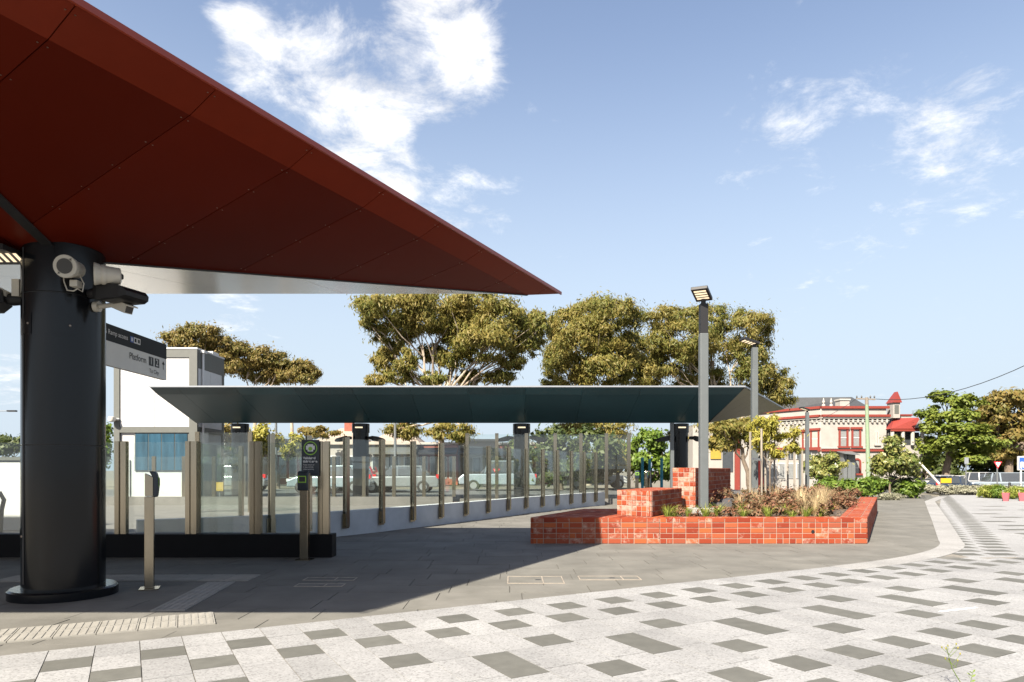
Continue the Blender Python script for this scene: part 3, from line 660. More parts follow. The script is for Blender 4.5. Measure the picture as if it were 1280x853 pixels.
# bracket on the left of the column
brk = thing('white_bracket', 'white folded steel bracket on the left of the charcoal column', 'bracket', (cx - .42, 6.5, 2.9))
MB().box(cx - .40, cx - .33, 6.42, 6.48, 2.84, 3.0).build('plate', M['plastic'], brk)
MB().add([(cx - .44, 6.4, 2.83), (cx - .44, 6.5, 2.83), (cx - .80, 6.5, 3.03), (cx - .80, 6.4, 3.03), (cx - .44, 6.4, 2.88), (cx - .44, 6.5, 2.88), (cx - .80, 6.5, 3.06), (cx - .80, 6.4, 3.06)], [(0, 1, 2, 3), (7, 6, 5, 4), (0, 4, 5, 1), (1, 5, 6, 2), (2, 6, 7, 3), (3, 7, 4, 0)]).build('arm', M['plastic'], brk)

# text helper: curves turned into meshes
def text(body, size, loc, xdir, ydir, mat_, parent, name='lettering', align='LEFT', bold=0.0):
    cu = bpy.data.curves.new('t', 'FONT'); cu.body = body; cu.size = size; cu.align_x = align; cu.offset = bold; cu.extrude = .0
    o = bpy.data.objects.new('t', cu); dg = bpy.context.evaluated_depsgraph_get(); C.objects.link(o); dg.update(); me = bpy.data.meshes.new_from_object(o.evaluated_get(dg)); bpy.data.objects.remove(o); bpy.data.curves.remove(cu)
    xd = Vector(xdir).normalized(); yd = Vector(ydir).normalized(); zd = xd.cross(yd)
    me.transform(Matrix(((xd.x, yd.x, zd.x, 0), (xd.y, yd.y, zd.y, 0), (xd.z, yd.z, zd.z, 0), (0, 0, 0, 1))))
    me.materials.clear(); me.materials.append(mat_); ob = bpy.data.objects.new(name, me); C.objects.link(ob)
    if parent: ob.parent = parent; ob.location = Vector(loc) - parent.location
    else: ob.location = loc
    return ob
# blade sign behind the column
sx = -4.86; ya, yb = 6.95, 9.60
zt, zb, zm = 2.965, 2.465, 2.76
sg = thing('wayfinding_sign', 'long blade sign reading Platform To City, dark band above pale grey', 'sign', (sx, ya, zb))
MB().box(sx - .06, sx, ya, yb, zm, zt).build('dark_band', M['signdark'], sg); MB().box(sx - .06, sx, ya, yb, zb, zm - .002).build('pale_panel', M['signlight'], sg)
xf = sx + .003
kw = dict(xdir=(0, 1, 0), ydir=(0, 0, 1))
text('Lift & Ramp access', .083, (xf, 8.00, 2.845), mat_=M['signwhite'], parent=sg, **kw)
text('Platform', .118, (xf, 8.66, 2.62), mat_=M['signblack'], parent=sg, bold=.0005, **kw)
text('To City', .078, (xf, 9.14, 2.51), mat_=M['signblack'], parent=sg, **kw)
for k, (y0, y1, z0, z1, m_, ch) in enumerate(((9.13, 9.25, 2.605, 2.725, M['signblack'], '1'), (9.28, 9.40, 2.605, 2.725, M['signblack'], '2'))):
    MB().box(sx, sx + .002, y0, y1, z0, z1).build('number_tile', m_, sg); text(ch, .13, (xf, (y0 + y1) / 2, z0 + .02), mat_=M['signwhite'], parent=sg, align='CENTER', **kw)
MB().add([(xf, 9.50, 2.60), (xf, 9.515, 2.60), (xf, 9.515, 2.70), (xf, 9.50, 2.70)], [(0, 1, 2, 3)]).add([(xf, 9.47, 2.67), (xf, 9.545, 2.67), (xf, 9.5075, 2.72)], [(0, 1, 2)]).build('arrow', M['signblack'], sg)
for k, m_ in enumerate((M['signblue'], M['signwhite'], M['signwhite'])):
    MB().box(sx, sx + .002, 8.69 + k * .08, 8.762 + k * .08, 2.835, 2.91).build('pictogram', m_, sg)
MB().box(sx + .002, sx + .0035, 8.71, 8.74, 2.85, 2.897).build('pictogram_mark', M['signwhite'], sg)
for k in (0, 1): MB().box(sx + .002, sx + .0035, 8.785 + k * .08, 8.825 + k * .08, 2.85, 2.897).build('pictogram_mark', M['signdark'], sg)
MB().box(sx - .05, sx - .01, 6.85, 6.98, zb + .05, zt - .05).build('sign_arm', M['signdark'], sg)

# ------------------------------------------------------------------ glass fences
def post_mesh(z0, z1, wd=.115, dp=.07):
    m_ = MB(); m_.box(-wd / 2, -wd * .12, -dp / 2, dp / 2, z0, z1); m_.box(wd * .12, wd / 2, -dp / 2, dp / 2, z0, z1); m_.box(-wd * .12 + .001, wd * .12 - .001, -dp / 2 + .02, dp / 2 - .012, z0 + .001, z1 - .006)
    return m_
# straight screen on a black plinth
f1 = thing('glass_screen', 'straight glass screen on a low black plinth behind the ticket readers', 'fence', (-5, 9.45, 0))
xe = X(415, 9.38)
MB().box(-14, xe, 9.38, 9.62, -.02, .32).build('plinth', M['blackplinth'], f1, bevel=.008)
pm = post_mesh(.32, 1.60, .155, .08).mesh('post'); pm.materials.append(M['steel'])
pxs = [-60, 152, 240, 320, 405]
for px in pxs:
    o = bpy.data.objects.new('post', pm); C.objects.link(o); o.parent = f1; o.location = (X(px, 9.44) + 5, 9.44 - 9.45, 0)
gx = [X(p, 9.44) for p in pxs]
for i in range(len(gx) - 1):
    MB().box(gx[i] + .05, gx[i + 1] - .05, 9.50, 9.515, .335, 1.585).build('glass_pane', M['glass'], f1)
MB().box(-14, gx[0] - .05, 9.50, 9.515, .335, 1.585).build('glass_pane', M['glass'], f1)
# return panel behind (fence meets ramp)
f1b = thing('glass_return', 'short side glass panel with steel end post behind the straight screen', 'fence', (X(250, 9.6), 10.4, 0))
pr = MB().box(X(247, 9.7) - .03, X(247, 9.7) + .03, 9.66, 9.74, .0, 1.60).build('post', M['steel'], f1b)
MB().box(X(247, 9.7) - .006, X(247, 9.7) + .006, 9.76, 11.2, .1, 1.58).build('glass_pane', M['glass'], f1b)
MB().box(X(247, 9.7) - .03, X(247, 9.7) + .03, 11.22, 11.3, .0, 1.60).build('post', M['steel'], f1b)
# curved balustrade on a white upstand
wall_pts = [(-5.6, 10.2), (-4.4, 11.0), (-3.25, 12.2), (-2.38, 13.6), (-1.07, 16.0), (.10, 18.35), (.45, 19.0), (2.0, 21.7), (3.2, 23.5)]
def resample(pts, n):
    P_ = [Vector(p) for p in pts]
    # catmull-rom
    out = []
    for i in range(len(P_) - 1):
        p0, p1, p2, p3 = P_[max(i - 1, 0)], P_[i], P_[i + 1], P_[min(i + 2, len(P_) - 1)]
        for k in range(n):
            t = k / n; out.append(.5 * ((2 * p1) + (p2 - p0) * t + (2 * p0 - 5 * p1 + 4 * p2 - p3) * t * t + (3 * p1 - p0 - 3 * p2 + p3) * t ** 3))
    out.append(P_[-1]); return out
wc = resample(wall_pts, 10)
f2 = thing('glass_balustrade', 'curving glass balustrade with steel posts on a white upstand wall', 'fence', (0, 18, 0))
ins = [p for p in wc]; outl = [Vector(q) for q in offs([tuple(p) for p in wc], -.22)]
m_ = MB(); nW = len(wc)
vs = [];
for p, q in zip(ins, outl): vs += [(p.x, p.y, -.03), (p.x, p.y, .45), (q.x, q.y, .45), (q.x, q.y, -.03)]
fs = [(0, 1, 2, 3), ((nW - 1) * 4 + 3, (nW - 1) * 4 + 2, (nW - 1) * 4 + 1, (nW - 1) * 4)]
for i in range(nW - 1):
    for k in range(4): fs.append((i * 4 + k, i * 4 + (k + 1) % 4, i * 4 + 4 + (k + 1) % 4, i * 4 + 4 + k))
MB().add(vs, fs).build('upstand_wall', M['upstand'], f2, smooth=True)
def on_wall(px):
    r_ = (px - 640) / F
    for i in range(nW - 1):
        a, b = wc[i], wc[i + 1]; fa, fb = a.x - r_ * a.y, b.x - r_ * b.y
        if fa <= 0 <= fb:
            t = fa / (fa - fb); p = a.lerp(b, t); d = (b - a).normalized(); return p, d
    return None
pxs2 = [338, 384, 430.5, 475, 514, 549.4, 580.8, 608.5, 633.8, 656, 676.5, 695, 712.5, 728.4, 743.2, 758.6]
pm2 = MB().box(-.035, .035, -.075, -.012, .17, 1.80).box(-.045, .045, .003, .025, .17, 1.795).mesh('post'); pm2.materials.append(M['steel'])
bk2 = MB().box(-.075, .075, -.012, .003, .14, .40).mesh('bracket'); bk2.materials.append(M['steel'])
prev = None
for px in pxs2:
    r_ = on_wall(px)
    if not r_: continue
    p, d = r_; nrm = Vector((d.y, -d.x)); q = p + nrm * .03
    for me, nm in ((pm2, 'post'), (bk2, 'bracket')):
        o = bpy.data.objects.new(nm, me); C.objects.link(o); o.parent = f2; o.location = (q.x, q.y - 18, 0); o.rotation_euler = (0, 0, math.atan2(d.y, d.x))
    if prev is not None:
        a, b = prev, p; dd = (b - a).normalized(); nn = Vector((dd.y, -dd.x)) * .03 * -1 + Vector((dd.y, -dd.x)) * .03
        a2, b2 = a + dd * .05 + nn, b - dd * .05 + nn; sdv = Vector((dd.y, -dd.x)) * .007
        MB().prism([tuple(a2 - sdv), tuple(b2 - sdv), tuple(b2 + sdv), tuple(a2 + sdv)], .452, 1.775).build('glass_pane', M['glass'], f2)
    prev = p
# far low fence and far tall screen
FY = 24.0
f3 = thing('glass_fence', 'far low glass fence on a grey kerb across the ramp', 'fence', (-9, FY, 0))
MB().box(-26, X(566, FY), FY - .1, FY + .15, -.03, .27).build('kerb', M['path'], f3)
pm3 = MB().box(-.06, .06, -.04, .04, .27, 1.69).mesh('post'); pm3.materials.append(M['steel'])
px = -220; prevx = None
while px < 570:
    xx = X(px, FY); o = bpy.data.objects.new('post', pm3); C.objects.link(o); o.parent = f3; o.location = (xx + 9, 0, 0)
    if prevx is not None: MB().box(prevx + .06, xx - .06, FY + .0, FY + .015, .30, 1.67).build('glass_pane', M['glass'], f3)
    prevx = xx; px += 37.5
f4 = thing('tall_glass_screen', 'far tall glass screen with steel posts behind the curving balustrade', 'fence', (1, FY, 0))
MB().box(X(575, FY), X(800, FY), FY - .1, FY + .15, -.03, .20).build('kerb', M['path'], f4)
pm4 = MB().box(-.06, .06, -.04, .04, .2, 2.50).mesh('post'); pm4.materials.append(M['steel']); prevx = None
for px in (584, 621, 658, 694, 726, 758, 786):
    xx = X(px, FY); o = bpy.data.objects.new('post', pm4); C.objects.link(o); o.parent = f4; o.location = (xx - 1, 0, 0)
    if prevx is not None: MB().box(prevx + .06, xx - .06, FY, FY + .015, .22, 2.46).build('glass_pane', M['glass'], f4)
    prevx = xx
f5 = thing('lift_glass_screen', 'tall glass screen between the white lift building and the ramp', 'fence', (X(280, 20), 20, 0))
for px in (247, 313): MB().box(X(px, 20) - .06, X(px, 20) + .06, 19.96, 20.04, -.03, Z(540, 20)).build('post', M['steel'], f5)
MB().box(X(250, 20), X(311, 20), 19.99, 20.005, .05, Z(541, 20)).build('glass_pane', M['glass'], f5)

# ------------------------------------------------------------------ ticket readers
def reader(label, loc, rz, group='ticket readers', back=False):
    t = thing('ticket_reader', label, 'ticket reader', loc, rz, group)
    MB().box(-.10, .10, -.09, .09, 0, .012).build('base_plate', M['steel'], t, local=True)
    MB().box(-.055, .055, -.042, .042, .012, .935).build('post', M['steel'], t, local=True, bevel=.005)
    MB().add([(-.062, -.037, .94), (.062, -.037, .94), (.062, .037, .94), (-.062, .037, .94), (-.062, -.037, 1.13), (.062, -.037, 1.13), (.062, .037, 1.17), (-.062, .037, 1.17)],
             [(0, 3, 2, 1), (4, 5, 6, 7), (0, 1, 5, 4), (1, 2, 6, 5), (2, 3, 7, 6), (3, 0, 4, 7)]).build('post_cap', M['steel'], t, local=True, bevel=.004)
    # reader head on the -y side, leaning back
    hd = MB(); prof = [(-.075, .93), (-.085, 1.02), (-.085, 1.10), (-.07, 1.17), (-.05, 1.19)]
    n = len(prof)
    vs = []
    for sx_ in (-.072, .072):
        for yy, z in prof: vs.append((sx_, yy, z))
        for yy, z in ((.0, 1.19), (-.038, 1.12), (-.038, .93)): vs.append((sx_, yy, z))
    k = n + 3
    fs = [tuple(range(k)), tuple(range(2 * k - 1, k - 1, -1))] + [(i, i + k, (i + 1) % k + k, (i + 1) % k) for i in range(k)]
    h_ = MB().add(vs, fs).build('reader_head', M['navy'], t, local=True, bevel=.012)
    MB().box(-.055, .055, -.0885, -.086, 1.035, 1.125).build('target_ring', M['signlime'], h_, local=True, bevel=.012)
    MB().box(-.042, .042, -.0905, -.0886, 1.047, 1.113).build('screen', M['signblack'], h_, local=True)
    return t
r1 = reader('stainless ticket reader post seen from behind, nearest the charcoal column', (X(187, 6.9), 6.9, 0), R(112))
p_ = at(381, 700, F * CAMH / 112); r2 = reader('ticket reader with lime ringed screen facing forward beside the notice', (p_.x, p_.y, 0), R(-6))
MB().box(-.03, .03, .036, .038, .42, .435).build('slot', M['darkrail'], r1, local=True); MB().box(-.035, .035, .036, .0375, .62, .65).build('stamped_mark', M['darkrail'], r1, local=True)
# more readers and blue posts in the distance
for px, rz in ((796, 0), (811, R(60)), (815, R(150))):
    reader('distant stainless ticket reader by the blue posts, %s' % {796: 'leftmost of three', 811: 'middle of three', 815: 'rightmost of three'}[px], (X(px, 23), 23.0 + (px - 796) * .03, 0), rz)
for px, hh in ((803, 572), (812, 574), (827, 573)):
    t = thing('blue_post', 'slim teal blue post, %s of three right of the glass' % {803: 'leftmost', 812: 'middle', 827: 'rightmost'}[px], 'post', (X(px, 28), 28, 0), 0, 'blue posts')
    MB().tube([(0, 0, 0), (0, 0, Z(hh, 28))], .06, 10).build('shaft', M['teal'], t, local=True); MB().box(-.15, .15, -.1, .1, 0, .22).build('foot', M['teal'], t, local=True)
# notice on the glass
ny = 9.36
nt_ = thing('ticket_notice', 'navy notice with lime ring reading Validated ticket area', 'sign', (X(388, ny), ny, Z(594, ny)))
x0, x1, z0, z1 = X(377, ny), X(399, ny), Z(595, ny), Z(550, ny)
MB().box(x0, x1, ny, ny + .012, z0, z1).build('notice_board', M['navy'], nt_)
cxn, czn = (x0 + x1) / 2, z1 - .115
def ring(cx_, cz_, r0, r1, yy, m_, par, name):
    vs = []; n = 40
    for k in range(n):
        a = 2 * math.pi * k / n; vs += [(cx_ + r0 * math.cos(a), yy, cz_ + r0 * math.sin(a)), (cx_ + r1 * math.cos(a), yy, cz_ + r1 * math.sin(a))]
    return MB().add(vs, [(2 * k, 2 * k + 1, (2 * k + 3) % (2 * n), (2 * k + 2) % (2 * n)) for k in range(n)]).build(name, m_, par)
def disc(cx_, cz_, r_, yy, m_, par, name):
    return MB().add([(cx_ + r_ * math.cos(2 * math.pi * k / 24), yy, cz_ + r_ * math.sin(2 * math.pi * k / 24)) for k in range(24)], [tuple(range(24))]).build(name, m_, par)
ring(cxn, czn, .082, .094, ny - .002, M['signlime'], nt_, 'ring')
MB().box(cxn - .06, cxn + .06, ny - .003, ny - .002, czn - .02, czn + .035).build('symbol', M['signwhite'], nt_)
MB().box(cxn - .038, cxn + .038, ny - .0042, ny - .0032, czn - .045, czn + .055).build('symbol', M['signwhite'], nt_)
disc(cxn, czn - .008, .028, ny - .0055, M['signlime'], nt_, 'symbol_dot')
kw2 = dict(xdir=(1, 0, 0), ydir=(0, 0, 1), parent=nt_, mat_=M['signwhite'])
text('Validated', .046, (x0 + .02, ny - .003, czn - .150), bold=.0012, **kw2); text('ticket area', .046, (x0 + .02, ny - .003, czn - .195), bold=.0012, **kw2)
for k, s_ in enumerate(('Please touch on', 'or buy a ticket', 'before entering', 'this area')): text(s_, .024, (x0 + .02, ny - .003, czn - .235 - k * .03), **kw2)

# ------------------------------------------------------------------ brick planter
BW, BH = .2141, .086
pl = thing('brick_planter', 'long red brick planter with stepped seats and garden bed', 'planter', (3, 11.5, 0))
HB = 5 * BH
FYp = 11.12
bench = [(.30, FYp), (2.40, FYp), (3.25, 13.0), (3.0, 13.62), (1.42, 13.62)]
P1 = (5.79, FYp); P2 = (10.44, 19.5); dside = (Vector(P2) - Vector(P1)).normalized(); nside = Vector((dside.y, -dside.x))
e_ = .006
def shrink(poly, d):
    c = Vector((sum(p[0] for p in poly) / len(poly), sum(p[1] for p in poly) / len(poly))); out = []
    n = len(poly); ar = sum(poly[i][0] * poly[(i + 1) % n][1] - poly[(i + 1) % n][0] * poly[i][1] for i in range(n)); sg_ = 1 if ar > 0 else -1
    for i in range(n):
        a, b, c_ = Vector(poly[i - 1]), Vector(poly[i]), Vector(poly[(i + 1) % n]); d1 = (b - a).normalized(); d2 = (c_ - b).normalized()
        n1_ = Vector((-d1.y, d1.x)) * sg_; n2_ = Vector((-d2.y, d2.x)) * sg_; bis = (n1_ + n2_).normalized(); k = d / max(.25, bis.dot(n1_)); q = b + bis * k; out.append((q.x, q.y))
    return out
med = [(1.80, 11.72), (2.29, 11.20), (3.25, 13.06), (2.78, 13.5)]
tall = [(3.154, 13.42), (3.53, 13.13), (5.38, 16.8), (4.98, 17.02)]
side_in = lambda p, t: (p[0] - nside.x * t, p[1] - nside.y * t)
frontw = [(2.40, FYp), (5.78, FYp), (5.85, FYp + .2), (2.50, FYp + .2)]
sidew = [(5.62, FYp), P1, P2, side_in(P2, .44), (5.40, FYp + .24), (5.50, FYp + .2)]
sidew = [P1, P2, side_in(P2, .42), (P1[0] - .46, FYp)]
MED = 10 * BH; TAL = 1.245
for poly, hh in ((bench, HB), (frontw, HB), (sidew, HB), (med, MED), (tall, TAL)):
    MB().prism(shrink(poly, e_ + (.005 if poly is sidew else 0)), -.03, hh - (.009 if poly is frontw else .006)).build('mortar_core', M['mortar'], pl)
bmesh_cache = {}
bricks = []
def brick(center, ln, ht, rz, dep=.045, m_='brick'):
    key = (round(ln, 3), round(ht, 3), m_)
    if key not in bmesh_cache:
        h = (ln / 2 - .005, dep / 2, ht / 2 - .005); c = .004; mb_ = MB()
        # brick with chamfered front (front = -y)
        vs = [(-h[0], h[1], -h[2]), (h[0], h[1], -h[2]), (h[0], h[1], h[2]), (-h[0], h[1], h[2]), (-h[0], -h[1] + c, -h[2]), (h[0], -h[1] + c, -h[2]), (h[0], -h[1] + c, h[2]), (-h[0], -h[1] + c, h[2]),
              (-h[0] + c, -h[1], -h[2] + c), (h[0] - c, -h[1], -h[2] + c), (h[0] - c, -h[1], h[2] - c), (-h[0] + c, -h[1], h[2] - c)]
        fs = [(0, 3, 2, 1)] + [(k, (k + 1) % 4, 4 + (k + 1) % 4, 4 + k) for k in range(4)] + [(4 + k, 4 + (k + 1) % 4, 8 + (k + 1) % 4, 8 + k) for k in range(4)] + [(8, 9, 10, 11)]
        me = mb_.add(vs, fs).mesh('brick'); me.materials.append(M[m_]); bmesh_cache[key] = me
    d = math.hypot(center[0], center[1]); bricks.append((ln * ht / d ** 2, key, center, rz))
def face(a, b, z0, z1, m_='brick', module=BW, header_p=.22, wide=None, stack=True):
    a = Vector(a); b = Vector(b); ln = (b - a).length; d = (b - a) / ln; nrm = Vector((d.y, -d.x)); n = max(1, round(ln / module)); mod = ln / n; rws = round((z1 - z0) / BH); rh = (z1 - z0) / rws; rz = math.atan2(d.y, d.x)
    for r_ in range(rws):
        for k in range(n):
            half = random.random() < header_p
            for (s0, w_) in (((k + .25) * mod, mod / 2), ((k + .75) * mod, mod / 2)) if half else (((k + .5) * mod, mod),):
                c = a + d * s0 - nrm * (.0225 - random.uniform(.0, .0025)); brick((c.x, c.y, z0 + (r_ + .5) * rh), w_, rh, rz, m_=m_)
face((.30, FYp), P1, 0, HB)
face(P1, P2, 0, HB, header_p=0)
face(med[0], med[1], HB, MED, 'brickw', BW / 2, 0); face(med[1], med[2], HB - BH, MED, 'brick', BW, .2)
face(tall[0], tall[1], HB - BH, TAL, 'brickw', .125, 0); face(tall[1], tall[2], HB - BH, TAL, 'brick', BW, .1)
face((1.42, 13.62), (.30, FYp), 0, HB, header_p=0)
bricks.sort(key=lambda q: -q[0])
tops = []
def topbricks(poly, z, ang, ln, wd, m_='brick'):
    d = Vector((math.cos(ang), math.sin(ang))); s = Vector((-d.y, d.x)); us = [Vector(p).dot(d) for p in poly]; vs = [Vector(p).dot(s) for p in poly]
    i0 = math.floor(min(us) / ln); j0 = math.floor(min(vs) / wd)
    for i in range(i0, math.ceil(max(us) / ln) + 1):
        for j in range(j0, math.ceil(max(vs) / wd) + 1):
            q = clip(clip(clip(clip(poly, d.x, d.y, (i + 1) * ln - .005), -d.x, -d.y, -i * ln - .005), s.x, s.y, (j + 1) * wd - .005), -s.x, -s.y, -j * wd - .005)
            if len(q) > 2 and area(q) > .0012: tops.append((q, z + random.uniform(-.001, .001), m_))
topbricks(shrink(bench, .003), HB, math.atan2(dside.y, dside.x), .2141, .107)
topbricks(shrink([(2.40, FYp), (5.33, FYp), (5.44, FYp + .2), (2.50, FYp + .2)], .003), HB, math.pi / 2, .23, .107)
topbricks(shrink(sidew, .003), HB, math.atan2(dside.y, dside.x), .107, .214)
topbricks(shrink(med, .003), MED, math.atan2(dside.y, dside.x), .107, .214); topbricks(shrink(tall, .003), TAL, math.atan2(dside.y, dside.x), .107, .214)
rest = MB(); restw = MB(); LIM = 300
for i, (s, key, c, rz) in enumerate(bricks):
    me = bmesh_cache[key]
    if i < LIM:
        o = bpy.data.objects.new('brick', me); C.objects.link(o); o.parent = pl; o.location = Vector(c) - pl.location; o.rotation_euler = (0, 0, rz)
    else:
        mt = Matrix.Rotation(rz, 4, 'Z'); (restw if key[2] == 'brickw' else rest).add([mt @ v.co + Vector(c) for v in me.vertices], [tuple(p.vertices) for p in me.polygons])
rest.build('brick_field', M['brick'], pl, kind='stuff')
if restw.v: restw.build('brick_field', M['brickw'], pl, kind='stuff')
tops.sort(key=lambda q: -area(q[0]) / (q[0][0][1] ** 3))
rest = MB()
for i, (q, z, m_) in enumerate(tops):
    mb_ = MB() if i < 150 else rest
    mb_.prism(q, z - .02, z + .001)
    if i < 150: mb_.build('coping_brick', M['brick'], pl)
if rest.v: rest.build('coping_field', M['brick'], pl, kind='stuff')
vx = X(1016, FYp); disc(vx, .2, .028, FYp - .006, M['charcoal'], pl, 'wall_vent')
bed_poly = [(2.52, 11.33), (5.42, 11.33), (9.75, 19.2), (6.6, 19.6), (5.42, 17.0), (3.56, 13.1), (3.3, 13.1)]
MB().prism(bed_poly, .2, .385).build('garden_soil', M['soil'], pl)
def rand_in(poly, n):
    xs = [p[0] for p in poly]; ys = [p[1] for p in poly]; out = []
    while len(out) < n:
        p = (random.uniform(min(xs), max(xs)), random.uniform(min(ys), max(ys)))
        if inside(p, poly): out.append(p)
    return out
ch = MB()
for p in rand_in(bed_poly, 2600):
    a = random.uniform(0, math.pi); d = Vector((math.cos(a), math.sin(a), random.uniform(-.3, .5))).normalized(); c = Vector((p[0], p[1], .392)); ln = random.uniform(.02, .06)
    ch.bar(c - d * ln / 2, c + d * ln / 2, random.uniform(.008, .02), random.uniform(.004, .01))
o = ch.build('mulch', M['chip']); tag(o, 'brown wood chip mulch on the planter bed', 'mulch', kind='stuff')

# ------------------------------------------------------------------ foliage
def leaves(clumps, n, size, asp=2.2, sub=9, shell=.55, droop=.5, flat=0.0, seed=0, subr=.42):
    """numpy leaf cloud. clumps: (x,y,z,rx,ry,rz). Every clump is broken into sub-clumps near its shell."""
    r = np.random.default_rng(seed); pts = []; outs = []
    vol = np.array([c[3] * c[5] for c in clumps]); share = vol / vol.sum()
    for c, sh in zip(clumps, share):
        k = max(sub, 4); dirs = r.normal(size=(k, 3)); dirs /= np.linalg.norm(dirs, axis=1)[:, None]; dirs[:, 2] = dirs[:, 2] * .85 + .15
        rad = shell + (1.12 - shell) * r.random(k) ** .6
        cen = np.array(c[:3]) + dirs * rad[:, None] * np.array(c[3:6]) * .85
        sr = subr * (0.6 + .7 * r.random(k))
        m = int(n * sh); which = r.integers(0, k, m); d = r.normal(size=(m, 3)); d /= np.linalg.norm(d, axis=1)[:, None]
        q = cen[which] + d * (np.abs(r.normal(size=m)) * .62)[:, None] * (sr[which, None] * np.array(c[3:6]))
        pts.append(q); outs.append(d * .8 + dirs[which] * .6)
    P_ = np.concatenate(pts); O_ = np.concatenate(outs); m = len(P_)
    nrm = O_ + r.normal(size=(m, 3)) * .6; nrm[:, 2] += flat + .25; nrm /= np.linalg.norm(nrm, axis=1)[:, None]
    t = r.normal(size=(m, 3)); t[:, 2] -= droop * 1.5; t -= nrm * (t * nrm).sum(1)[:, None]; t /= np.linalg.norm(t, axis=1)[:, None] + 1e-9
    b = np.cross(nrm, t); s = size * (.6 + .8 * r.random(m))[:, None]
    l_ = t * s * asp / 2; w_ = b * s / 2
    V_ = np.stack([P_ - l_, P_ + w_ * 1.0, P_ + l_, P_ - w_ * 1.0], 1).reshape(-1, 3)
    return V_
def leaf_mesh(name, V_, mat_, off=(0, 0, 0)):
    m = len(V_) // 4; me = bpy.data.meshes.new(name); me.vertices.add(m * 4); me.vertices.foreach_set('co', (V_ - np.array(off)).astype(np.float32).ravel())
    me.loops.add(m * 4); me.loops.foreach_set('vertex_index', np.arange(m * 4, dtype=np.int32)); me.polygons.add(m); me.polygons.foreach_set('loop_start', np.arange(0, m * 4, 4, dtype=np.int32))
    me.update(calc_edges=True); me.materials.append(mat_); return me
def limb_path(a, b, k=4, wob=.08):
    a, b = Vector(a), Vector(b); ln = (b - a).length; out = [a]
    for i in range(1, k):
        t = i / k; out.append(a.lerp(b, t) + Vector((random.uniform(-1, 1), random.uniform(-1, 1), random.uniform(-.3, 1))) * wob * ln)
    out.append(b); return out
def tree(name, label, base, fork, clumps, n, size, mats, tr=.3, asp=2.2, group=None, cat='tree', seed=1, sub=9, limbs=None, droop=.5, shell=.55, flat=0.0, subr=.42):
    random.seed(seed); base = Vector(base)
    if abs(base.z) < .01: base.z = gz(base.x, base.y)
    t = thing(name, label, cat, base, 0, group); fork = Vector(fork)
    mb_ = MB(); path = limb_path(base - Vector((0, 0, .1)), fork, 4, .03); mb_.tube(path, [tr * (1 - .1 * i) for i in range(len(path))], 10)
    for c in (limbs or clumps):
        cv = Vector(c[:3]); st = path[random.choice((-1, -1, -2))]; pth = limb_path(st, cv, 4, .07); r0 = tr * random.uniform(.34, .5); mb_.tube(pth, [r0, r0 * .75, r0 * .55, r0 * .38, r0 * .2], 7)
        for _ in range(2):
            e2 = cv + Vector((random.uniform(-.7, .7) * c[3], random.uniform(-.7, .7) * c[4], random.uniform(-.1, .8) * c[5])); mb_.tube(limb_path(pth[2], e2, 3, .08), [r0 * .45, r0 * .32, r0 * .2, r0 * .08], 5)
    mb_.build('trunk', mats[1], t)
    V_ = leaves(clumps, n, size, asp, sub, shell, droop, flat, seed, subr)
    o = bpy.data.objects.new('crown', leaf_mesh('crown', V_, mats[0], base)); C.objects.link(o); o.parent = t
    return t
def pxclumps(lst, Y, dy=.9, seed=0):
    rr = random.Random(seed); out = []
    for (a, b, rx, ry) in lst:
        p = at(a, b, Y); k = Y / F; out.append((p.x, p.y + rr.uniform(-1, 1) * dy * 2.2, p.z, rx * k, (rx + ry) / 2 * k * 1.1, ry * k))
    return out
GUM = (M['gumleaf'], M['gumbark']); GUM2 = (M['gumleaf2'], M['gumbark'])
Yt = 50
tree('gum_tree', 'spreading gum tree with pale limbs behind the middle of the teal canopy', (X(552, Yt), Yt, 0), at(552, 500, Yt),
     pxclumps([(500, 392, 48, 24), (490, 412, 34, 20), (545, 385, 45, 22), (530, 408, 30, 18), (590, 385, 40, 22), (465, 388, 22, 16), (458, 402, 12, 10), (585, 415, 36, 26), (625, 408, 34, 26), (610, 440, 42, 24), (655, 400, 22, 20), (660, 432, 20, 20), (478, 452, 17, 16), (512, 460, 15, 18), (470, 478, 14, 10), (585, 474, 18, 14), (640, 458, 20, 12), (560, 410, 25, 18), (500, 540, 26, 12), (565, 545, 30, 14), (545, 478, 16, 10), (488, 436, 18, 12), (535, 438, 20, 14), (570, 452, 22, 16), (500, 474, 22, 11), (622, 474, 24, 10), (675, 415, 14, 16)], Yt, seed=1),
     140000, .085, GUM, .28, 3.6, 'gum trees behind the canopy', seed=11, sub=30, subr=.36, droop=1.1)
Yt = 56
tree('gum_tree', 'dense domed gum tree left of the tall square lamp post', (X(735, Yt), Yt, 0), at(735, 520, Yt),
     pxclumps([(735, 385, 38, 24), (710, 405, 28, 28), (762, 405, 32, 30), (735, 430, 50, 30), (695, 440, 20, 30), (780, 440, 30, 30), (712, 462, 34, 26), (755, 468, 44, 26), (798, 470, 26, 22), (695, 480, 22, 12), (740, 540, 50, 16)], Yt, seed=2),
     130000, .088, GUM, .30, 3.4, 'gum trees behind the canopy', seed=12, sub=24, subr=.31, droop=1.1)
Yt = 60
